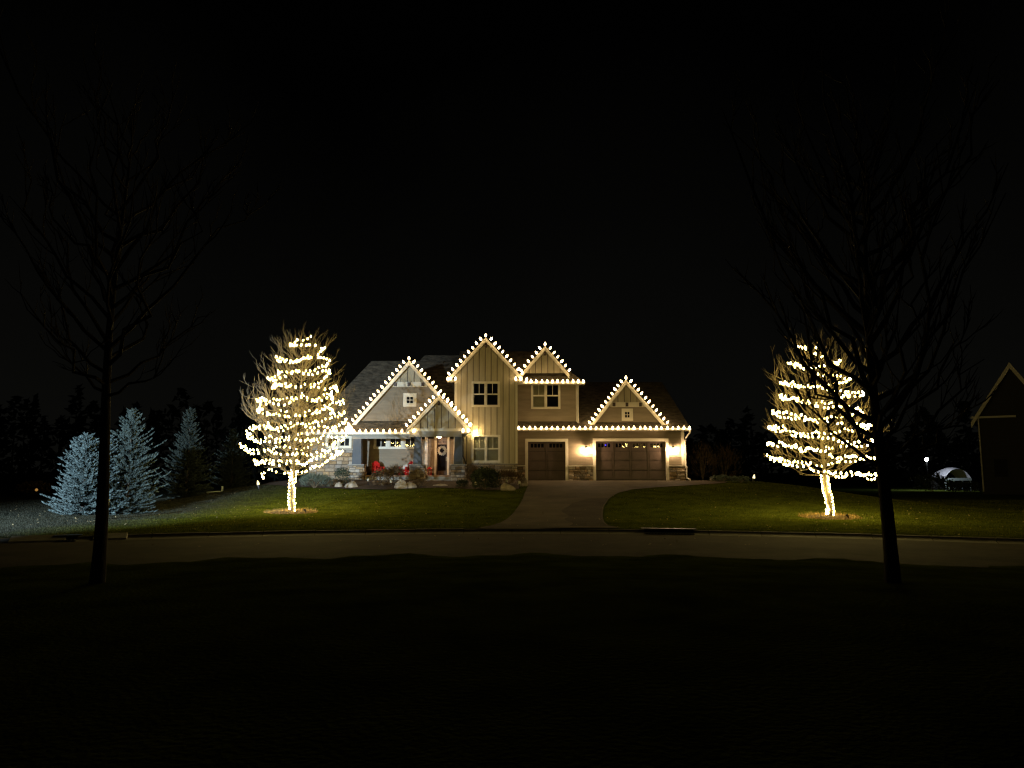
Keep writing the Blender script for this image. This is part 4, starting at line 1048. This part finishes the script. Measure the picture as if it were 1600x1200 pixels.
bush('dry_shrub', 'brown dried shrub against the stone, beside the black downspout', 738, 48.6, 20, 24, 3, M['brownleaf'], 800, 0.1, True)
bush('dry_shrub', 'brown leafy shrub below the red chair by the porch side wall', 598, 45.0, 32, 26, 4, M['brownleaf'], 1500, 0.09)
bush('dry_shrub', 'spiky dry shrub before the porch table', 617, 46.0, 24, 26, 5, M['brownleaf'], 700, 0.11, True)
bush('clipped_shrub', 'dark boxy shrub at the foot of the left stone pier', 534, 45.6, 24, 26, 6, M['green'], 1300, 0.08)
bush('low_shrub', 'pale grey green low shrub behind the densely lit tree trunk', 492, 44.2, 42, 17, 7, M['grey_green'], 1100, 0.12, True)
bush('low_shrub', 'low dark shrub right of the pale boulders', 655, 44.3, 20, 11, 8, M['brownleaf'], 700, 0.08)
bush('low_shrub', 'low dark shrub at the foot of the right stone pier', 722, 44.0, 18, 11, 9, M['green'], 700, 0.08)
bush('low_shrub', 'low brown shrub beside the reddish boulder', 515, 44.6, 26, 13, 10, M['brownleaf'], 800, 0.08)
bush('low_shrub', 'flat ground cover shrub beside the driveway edge past the garage', 1128, 49.0, 34, 9, 11, M['grey_green'], 900, 0.09, group='shrubs past the garage', py=755)
bush('low_shrub', 'flat ground cover shrub nearest the small lawn spot light', 1158, 48.0, 30, 9, 12, M['grey_green'], 800, 0.09, group='shrubs past the garage', py=757)
bush('tall_shrub', 'tall loose bare shrub beside the garage corner', 1098, 53.0, 34, 55, 13, M['brownleaf'], 500, 0.2, True, group='shrubs past the garage', flat=0.4, py=752)
bush('tall_shrub', 'loose leafless shrub further past the garage corner', 1132, 54.0, 44, 50, 14, M['brownleaf'], 550, 0.2, True, group='shrubs past the garage', flat=0.4, py=752)
def rock(label, px, py, y, wpx, hpx, seed, mat='boulder', name='boulder', dep=0.8, group='boulders in the planting bed'):
    rnd = random.Random(seed); x = X(px, y, py); z0 = ground(x, y)-0.02; s = y/F; rx = wpx*s/2; h = hpx*s; m = MB(); n = 11
    rings = [(1.0, -0.1), (1.04, 0.28), (0.86, 0.68), (0.5, 0.94), (0.12, 1.0)]; off = [rnd.uniform(.82, 1.15) for _ in range(n)]
    for r, z in rings:
        for k in range(n):
            a = 2*math.pi*k/n; q = r*off[k]*rnd.uniform(.93, 1.07); m.v.append((rx*q*math.cos(a), rx*dep*q*math.sin(a), h*z*rnd.uniform(.9, 1.06)*(1+0.15*math.cos(a+seed))))
    for i in range(4):
        for k in range(n): k2 = (k+1) % n; m.f.append((i*n+k, i*n+k2, (i+1)*n+k2, (i+1)*n+k))
    m.f.append(tuple(4*n+k for k in range(n)))
    o = m.build(name, M[mat], None, False, (x, y, z0)); return tag(o, label, 'boulder', group)
rock('large pale peaked boulder before the red chair with the cushion', 627, 762, 43.8, 20, 13, 1)
rock('lower pale boulder leaning on the peaked one', 641, 762, 43.9, 17, 10, 2)
rock('flat pale boulder between the evergreen shrub and the driveway', 792, 766, 42.8, 25, 10, 3)
rock('small tan stone at the driveway edge by the single garage door', 816, 761, 45.2, 17, 5, 4)
rock('small upper stone stacked behind the tan one by the driveway', 819, 759, 45.8, 11, 11, 5)
rock('reddish rounded boulder beside the left stone pier', 548, 762, 44.3, 19, 10, 6)
rock('small grey boulder left of the reddish boulder', 529, 762, 44.5, 14, 8, 7)
rock('small flat rock at the foot of the steps', 690, 760, 45.0, 26, 4, 8)
rock('rounded pale stone in the bed past the garage', 1113, 754, 49.5, 9, 5, 9)
def marker(px, py, y, label):
    x = X(px, y, py); z = ground(x, y)
    t = thing('path_marker', label, 'path light', (x, y, z), 'unlit path lights in the bed')
    MB().tube([(x, y, z-0.1), (x, y, z+0.3)], 0.018, 5).build('stake', M['black'], t)
    MB().lathe(x, y, [(0.07, z+0.3), (0.075, z+0.42), (0.03, z+0.46)], 8).build('cap', M['gutter'], t)
for a in ((575.5, 757, 45.2, 'small unlit path light between the left stone pier and the brown shrub'), (611, 757, 44.4, 'small unlit path light left of the large pale boulder'),
          (743.5, 763, 42.6, 'small unlit path light at the edge of the evergreen shrub'), (791.5, 755, 44.6, 'small unlit path light behind the flat pale boulder'),
          (811.5, 766, 43.4, 'small unlit path light at the driveway corner of the bed')): marker(*a)
# lawn spot lights: two lit ones that glow, two dark ones at the trees
def spot(px, py, y, label, lit, tilt):
    x = X(px, y, py); z = ground(x, y); k = 1.0 if lit else 0.62
    t = thing('spot_light', label, 'spot light', (x, y, z), 'lawn spot lights')
    MB().tube([(x, y, z-0.1), (x, y, z+0.12*k)], 0.02, 5).build('stake', M['black'], t)
    a = Vector((x, y, z+0.12*k)); d = Vector(tilt).normalized()
    MB().tube([a, a+d*0.1*k, a+d*0.22*k], [0.04*k, 0.07*k, 0.09*k], 9).build('housing', M['black'], t)
    m = MB().tube([a+d*0.221, a+d*0.34, a+d*0.5], [0.075, 0.07, 0.015], 9) if lit else MB().tube([a+d*0.221*k, a+d*0.226*k], 0.08*k, 9)
    m.build('lens', M['spot'] if lit else M['glass'], t)
spot(1177, 759, 47.0, 'lit spot light standing at the lawn edge past the garage', True, (0.25, 0.2, 1))
spot(405, 765, 43.0, 'lit spot light standing left of the densely lit tree', True, (-0.3, 0.2, 1))
spot(478, 806, 34.1, 'dark unlit spot light beside the trunk of the densely lit tree', False, (-0.5, 0.1, 1))
spot(1326, 813, 29.8, 'dark unlit spot light beside the trunk of the sparsely lit tree', False, (-0.6, 0.1, 1))

# ================================================================== small street things
p = at(323, 776, 44.0); gz = ground(p.x, 44.0)
tag(MB().tube([(0, 0, 0.05), (0.5, 0.03, 0.07), (0.8, 0.05, 0.09), (0.88, 0.05, 0.16), (0.88, 0.05, 0.42)], 0.06, 8).build('drain_pipe', M['plastic'], None, True, (p.x, 44.0, gz)), 'white pipe with upturned end lying at the dark lawn edge', 'pipe')
# storm drains let into the far kerb
def drain(px, py, y, wd, label):
    x = X(px, y, py); a = math.atan2(x-RC[0], y-RC[1])
    t = thing('storm_drain', label, 'drain', (*ring(RO-0.12, a), ST), 'storm drains at the kerb', world=False, rz=-a)
    MB().box(-wd/2, wd/2, -0.42, 0.05, 0.022, 0.036).build('grate_frame', M['black'], t)
    for k in range(int(wd/0.09)):
        u = -wd/2+0.06+k*0.09; MB().box(u, u+0.04, -0.38, 0.02, 0.037, 0.052).build('grate_bar', M['black'], t)
    MB().box(-wd/2, wd/2, 0.055, 0.13, 0.045, 0.125).build('inlet', M['dark'], t)
    MB().box(-wd/2-0.1, wd/2+0.1, 0.05, 0.42, 0.142, 0.158).build('hood', M['black'], t)
drain(1045, 828, 24.0, 1.55, 'dark storm drain in the kerb right of the driveway')
drain(106, 836, 21.6, 0.5, 'small dark storm drain in the kerb near the blue spruces')
def apron(px0, px1, y, label):
    x = X((px0+px1)/2, y, 834); a = math.atan2(x-RC[0], y-RC[1]); wd = (px1-px0)*y/F
    o = MB().hexa([(-wd/2, -0.34, 0.005), (wd/2, -0.34, 0.005), (wd/2, 0.2, 0.0), (-wd/2, 0.2, 0.0)], [(-wd/2+0.02, -0.32, 0.06), (wd/2-0.02, -0.32, 0.06), (wd/2-0.02, 0.2, 0.17), (-wd/2+0.02, 0.2, 0.17)]).build('kerb_apron', M['concrete'], None, False, (*ring(RO-0.02, a), ST))
    o.rotation_euler = (0, 0, -a); tag(o, label, 'kerb slab', 'pale slabs on the kerb')
apron(24, 98, 21.4, 'longer pale concrete slab on the kerb below the blue spruces')
apron(149, 196, 21.9, 'shorter pale concrete slab on the kerb behind the dark straight trunk')
YQ = 29.6; p = at(161.5, 808, YQ); gz = ground(p.x, YQ)
t = thing('utility_pedestal', 'pale blue white utility pedestal beside the dark straight trunk', 'utility box', (p.x, YQ, gz))
MB().box(p.x-0.13, p.x+0.13, YQ-0.13, YQ+0.13, gz-0.05, gz+0.74).build('cabinet', M['plastic'], t)
MB().frustum(p.x, YQ, gz+0.741, gz+0.84, 0.3, 0.3, 0.2, 0.2).build('lid', M['plastic'], t)
# mulch rings with straw round the lit trees
for (b, lab, nm) in ((bL, 'ring of straw and mulch round the densely lit tree', 1), (bR, 'ring of straw and mulch round the sparsely lit tree', 2)):
    rnd = random.Random(nm); m = MB(); n = 26
    t = thing('mulch_ring', lab, 'mulch', (b[0], b[1], b[2]), 'mulch rings round the lit trees')
    m.v.append((b[0], b[1], b[2]+0.07))
    for rr_, zz in ((0.38, 0.085), (0.75, 0.05), (0.98, -0.02)):
        for k in range(n): a = 2*math.pi*k/n; q = rr_*rnd.uniform(.92, 1.08); x, y = b[0]+q*math.cos(a), b[1]+q*math.sin(a); m.v.append((x, y, ground(x, y)+zz))
    for k in range(n): m.f.append((0, 1+k, 1+(k+1) % n))
    for i in range(2):
        for k in range(n): k2 = (k+1) % n; m.f.append((1+i*n+k, 1+(i+1)*n+k, 1+(i+1)*n+k2, 1+i*n+k2))
    m.build('mound', M['mulch'], t, True); s = MB()
    for k in range(2600):
        a = rnd.uniform(0, 6.28); rr_ = 1.2*math.sqrt(rnd.random()); x, y = b[0]+rr_*math.cos(a), b[1]+rr_*math.sin(a); z = ground(x, y)+0.05*(1-rr_)+0.01
        c_ = rnd.uniform(0, 6.28); d_ = Vector((math.cos(c_), math.sin(c_), rnd.uniform(0, 1.6)))*rnd.uniform(.05, .13); q = Vector((-math.sin(c_), math.cos(c_), 0))*0.007
        s.tri((x-q.x, y-q.y, z), (x+q.x, y+q.y, z), Vector((x, y, z))+d_)
    stuff(s.build('straw', M['straw'], t))
# grass blades over the lit lawn, fallen leaves on top
def on_drive(x, y): return 24 < y < 52 and lerp(DL, y)-0.05 < x < lerp(DR, y)+0.05
def on_bed(x, y): return -15.6 < x < 0.5 and y > bed_front(x)-0.05
rnd = random.Random(8); gm = MB(); cnt = 0
while cnt < 150000:
    y = 19.0 + 29*rnd.random()**1.25; x = rnd.uniform(-0.72, 0.72)*y
    if math.hypot(x-RC[0], y-RC[1]) < RO+0.18 or on_drive(x, y) or on_bed(x, y) or (y > 47.5 and x > 0.4 and x < 15): continue
    if math.hypot(x-bL[0], y-bL[1]) < 0.9 or math.hypot(x-bR[0], y-bR[1]) < 0.9: continue
    z = ground(x, y); a = rnd.uniform(0, 6.28); h = rnd.uniform(.025, .06); wq = 0.0045+0.00018*y; c_, s_ = math.cos(a)*wq, math.sin(a)*wq
    n = len(gm.v); gm.v += [(x-c_, y-s_, z-0.005), (x+c_, y+s_, z-0.005), (x+rnd.uniform(-.04, .04), y+rnd.uniform(-.04, .04), z+h)]; gm.f.append((n, n+1, n+2)); cnt += 1
tag(gm.build('grass', M['grass']), 'short green lawn grass along the street', 'grass', kind='stuff')
lv = MB(); cnt = 0
while cnt < 900:
    y = 19.5 + 24*rnd.random()**1.3; x = rnd.uniform(-0.7, 0.7)*y; r = math.hypot(x-RC[0], y-RC[1])
    if RI < r < RO-0.5 and rnd.random() < 0.75: continue
    z = (ST+0.05 if r < RO else ground(x, y)+0.05); a = rnd.uniform(0, 6.28); d_ = Vector((math.cos(a), math.sin(a), rnd.uniform(-.1, .6)))*rnd.uniform(.02, .055); q = Vector((-math.sin(a), math.cos(a), rnd.uniform(-.3, .3)))*rnd.uniform(.01, .03); p = Vector((x, y, z))
    lv.quad(p-d_, p-q, p+d_, p+q); cnt += 1
tag(lv.build('fallen_leaves', M['leaf']), 'scattered dry fallen leaves on lawn and street', 'leaves', kind='stuff')

# ================================================================== neighbours
# dark house at the edge of the picture
YN = 60.0; NR = R(-36)
nc = at(1530, 700, YN); n0 = ground(nc.x, YN) - 0.3
nh = thing('neighbour_house', 'dark unlit gabled house with pale rake trim beyond the side lawn', 'house', (nc.x, YN, n0), world=False, rz=NR)
hw = 2.45; eh = Z(645, YN) - n0; ah = Z(566, YN-1.4) - n0; dp = 9.0; sl = (ah-eh)/hw; ox = 0.45
MB().prism([(0, 0), (2*hw, 0), (2*hw, eh), (hw, ah-0.3), (0, eh)], 0.3, dp).build('wall', M['nwall'], nh)
for sg in (-1, 1):
    foot = (hw + sg*(hw+ox), eh - ox*sl); a_, b_ = Vector((foot[0], -0.05, foot[1])), Vector((hw, -0.05, ah)); bk = Vector((0, dp+0.3, 0)); u = Vector((0, 0, -0.12)); m = MB()
    m.quad(a_, b_, b_+bk, a_+bk); m.quad(a_+u, a_+bk+u, b_+bk+u, b_+u); m.quad(a_, a_+bk, a_+bk+u, a_+u); m.quad(a_, a_+u, b_+u, b_)
    m.build('roof_slope', M['shingle'], nh)
    MB().prism([(foot[0], foot[1]-0.02), (hw, ah-0.02), (hw, ah-0.5), (foot[0], foot[1]-0.5)], -0.12, -0.055).build('rake_board', M['trim'], nh)
MB().box(-ox, 2.6, 0.02, 0.3, eh-0.45, eh-0.3).build('eave_return', M['gutter'], nh)
MB().tube([(0.06, 0.2, eh-0.4), (0.06, 0.2, 0.5)], 0.06, 6).build('downspout', M['gutter'], nh)
for k in range(2):
    wx0 = 0.8 + k*2.0; wn = MB().box(wx0, wx0+1.1, 0.23, 0.31, 1.6, 3.2).build('window', M['nwall'], nh); pane(wx0+0.1, wx0+1.0, 0.225, 1.7, 3.1, M['dark'], wn)
# pale canopy shelter lit by a cool lamp, seen past a dark bush
YC = 74.0
c0 = at(1476, 756, YC); c1 = at(1517, 756, YC); gz = ground(c0.x, YC); ze = Z(747, YC); zt = Z(730, YC)
t = thing('canopy_shelter', 'pale canopy shelter lit white beyond the dark bush', 'canopy', ((c0.x+c1.x)/2, YC, gz))
m = MB(); n = 14; half = (c1.x-c0.x)/2; cx = (c0.x+c1.x)/2
for j in range(7):
    v = j/6
    for i in range(n+1):
        u = i/n*2-1; m.v.append((cx+u*half, YC+v*2.6-0.1, ze + (zt-ze)*(1-abs(u)**2.4)*(0.45+0.55*math.sin(math.pi*min(1, 0.25+v*0.6)))))
for j in range(6):
    for i in range(n): b0 = j*(n+1)+i; m.f.append((b0, b0+1, b0+n+2, b0+n+1))
m.build('canopy_roof', M['canvas'], t, True)
MB().box(c0.x, c1.x, YC-0.14, YC-0.105, ze-0.24, ze+0.02).build('valance', M['plastic'], t)
for u in (0.03, 0.34, 0.66, 0.97): MB().box(cx-half+2*half*u-0.05, cx-half+2*half*u+0.05, YC-0.1, YC, gz, ze-0.0).build('post', M['plastic'], t)
MB().box(c0.x+0.02, c0.x+0.45, YC+0.0, YC+0.05, gz, ze-0.02).build('side_curtain', M['plastic'], t)
MB().box(c0.x, c1.x, YC+2.4, YC+2.45, gz, ze).build('back_curtain', M['dark'], t)
YH = 73.0; hp = at(1447.5, 718, YH); gz2 = ground(hp.x, YH)
t = thing('garden_lamp', 'bright cool white lamp on a post beyond the side lawn', 'lamp', (hp.x, YH, gz2))
MB().tube([(hp.x, YH, gz2), (hp.x, YH, hp.z-0.12)], 0.05, 6).build('post', M['black'], t)
MB().lathe(hp.x, YH, [(0.07, hp.z-0.12), (0.17, hp.z-0.05), (0.17, hp.z+0.06), (0.05, hp.z+0.12)], 10).build('glowing_globe', M['cool'], t, True)
MB().lathe(hp.x, YH, [(0.2, hp.z+0.121), (0.02, hp.z+0.2)], 10).build('cap', M['black'], t)
bush('dark_bush', 'dark bush silhouetted before the pale lit canopy', 1456, 68.0, 52, 26, 31, M['green'], 900, 0.2, group='bushes by the neighbour', py=760)
bush('dark_bush', 'dark low bush beside the neighbour house wall', 1512, 66.0, 60, 14, 32, M['green'], 1500, 0.2, group='bushes by the neighbour', py=765)
# a dark wood closes the view all round
rnd = random.Random(61); fw = MB()
for k in range(190):
    a = R(-64 + 128*k/189 + rnd.uniform(-.5, .5)); dist = rnd.uniform(125, 185); x, y = dist*math.sin(a), dist*math.cos(a)
    h = rnd.uniform(8, 13) + (6 if a < R(-8) else 0)*rnd.random(); r = h*rnd.uniform(.2, .34); con = rnd.random() < 0.5
    fw.tube([(x, y, -0.5), (x, y, h*0.7)], [0.2, 0.08], 5, False)
    for q in range(150):
        u = rnd.random(); zz = h*(0.06 + 0.94*u); rr_ = r*((1-u)**0.8 if con else math.sin(math.pi*min(1, 0.12+0.9*u))**0.7)*math.sqrt(rnd.random()); t_ = rnd.uniform(0, 6.28)
        p = Vector((x+rr_*math.cos(t_), y+rr_*math.sin(t_), zz)); d_ = Vector((rnd.gauss(0, 1), rnd.gauss(0, 1), rnd.gauss(0, .6))).normalized()*rnd.uniform(.5, 1.1); e_ = d_.cross(Vector((rnd.gauss(0, 1), rnd.gauss(0, 1), rnd.gauss(0, 1)))).normalized()*rnd.uniform(.25, .5)
        fw.quad(p-d_, p-e_, p+d_, p+e_)
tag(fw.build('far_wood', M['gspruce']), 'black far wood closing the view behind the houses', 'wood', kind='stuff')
# warm glow on a far hedge beyond the spruces
bush('far_hedge', 'far hedge glowing faintly orange beyond the street corner', 52, 62.0, 44, 16, 33, M['brownleaf'], 1200, 0.25, group=None, py=775)
hp = at(57, 771, 60.2); gz2 = ground(hp.x, 60.2)
t = thing('garden_lamp', 'tiny orange lamp glowing at the foot of the far hedge', 'lamp', (hp.x, 60.2, gz2))
MB().tube([(hp.x, 60.2, gz2), (hp.x, 60.2, gz2+0.25)], 0.03, 5).build('stake', M['black'], t)
MB().lathe(hp.x, 60.2, [(0.05, gz2+0.25), (0.12, gz2+0.34), (0.05, gz2+0.46)], 8).build('glowing_glass', M['hedge_glow'], t)
for o in worldly:
    if '_w' in o: del o['_w']
print('bulbs', nL, nR, 'objects', len(bpy.data.objects))
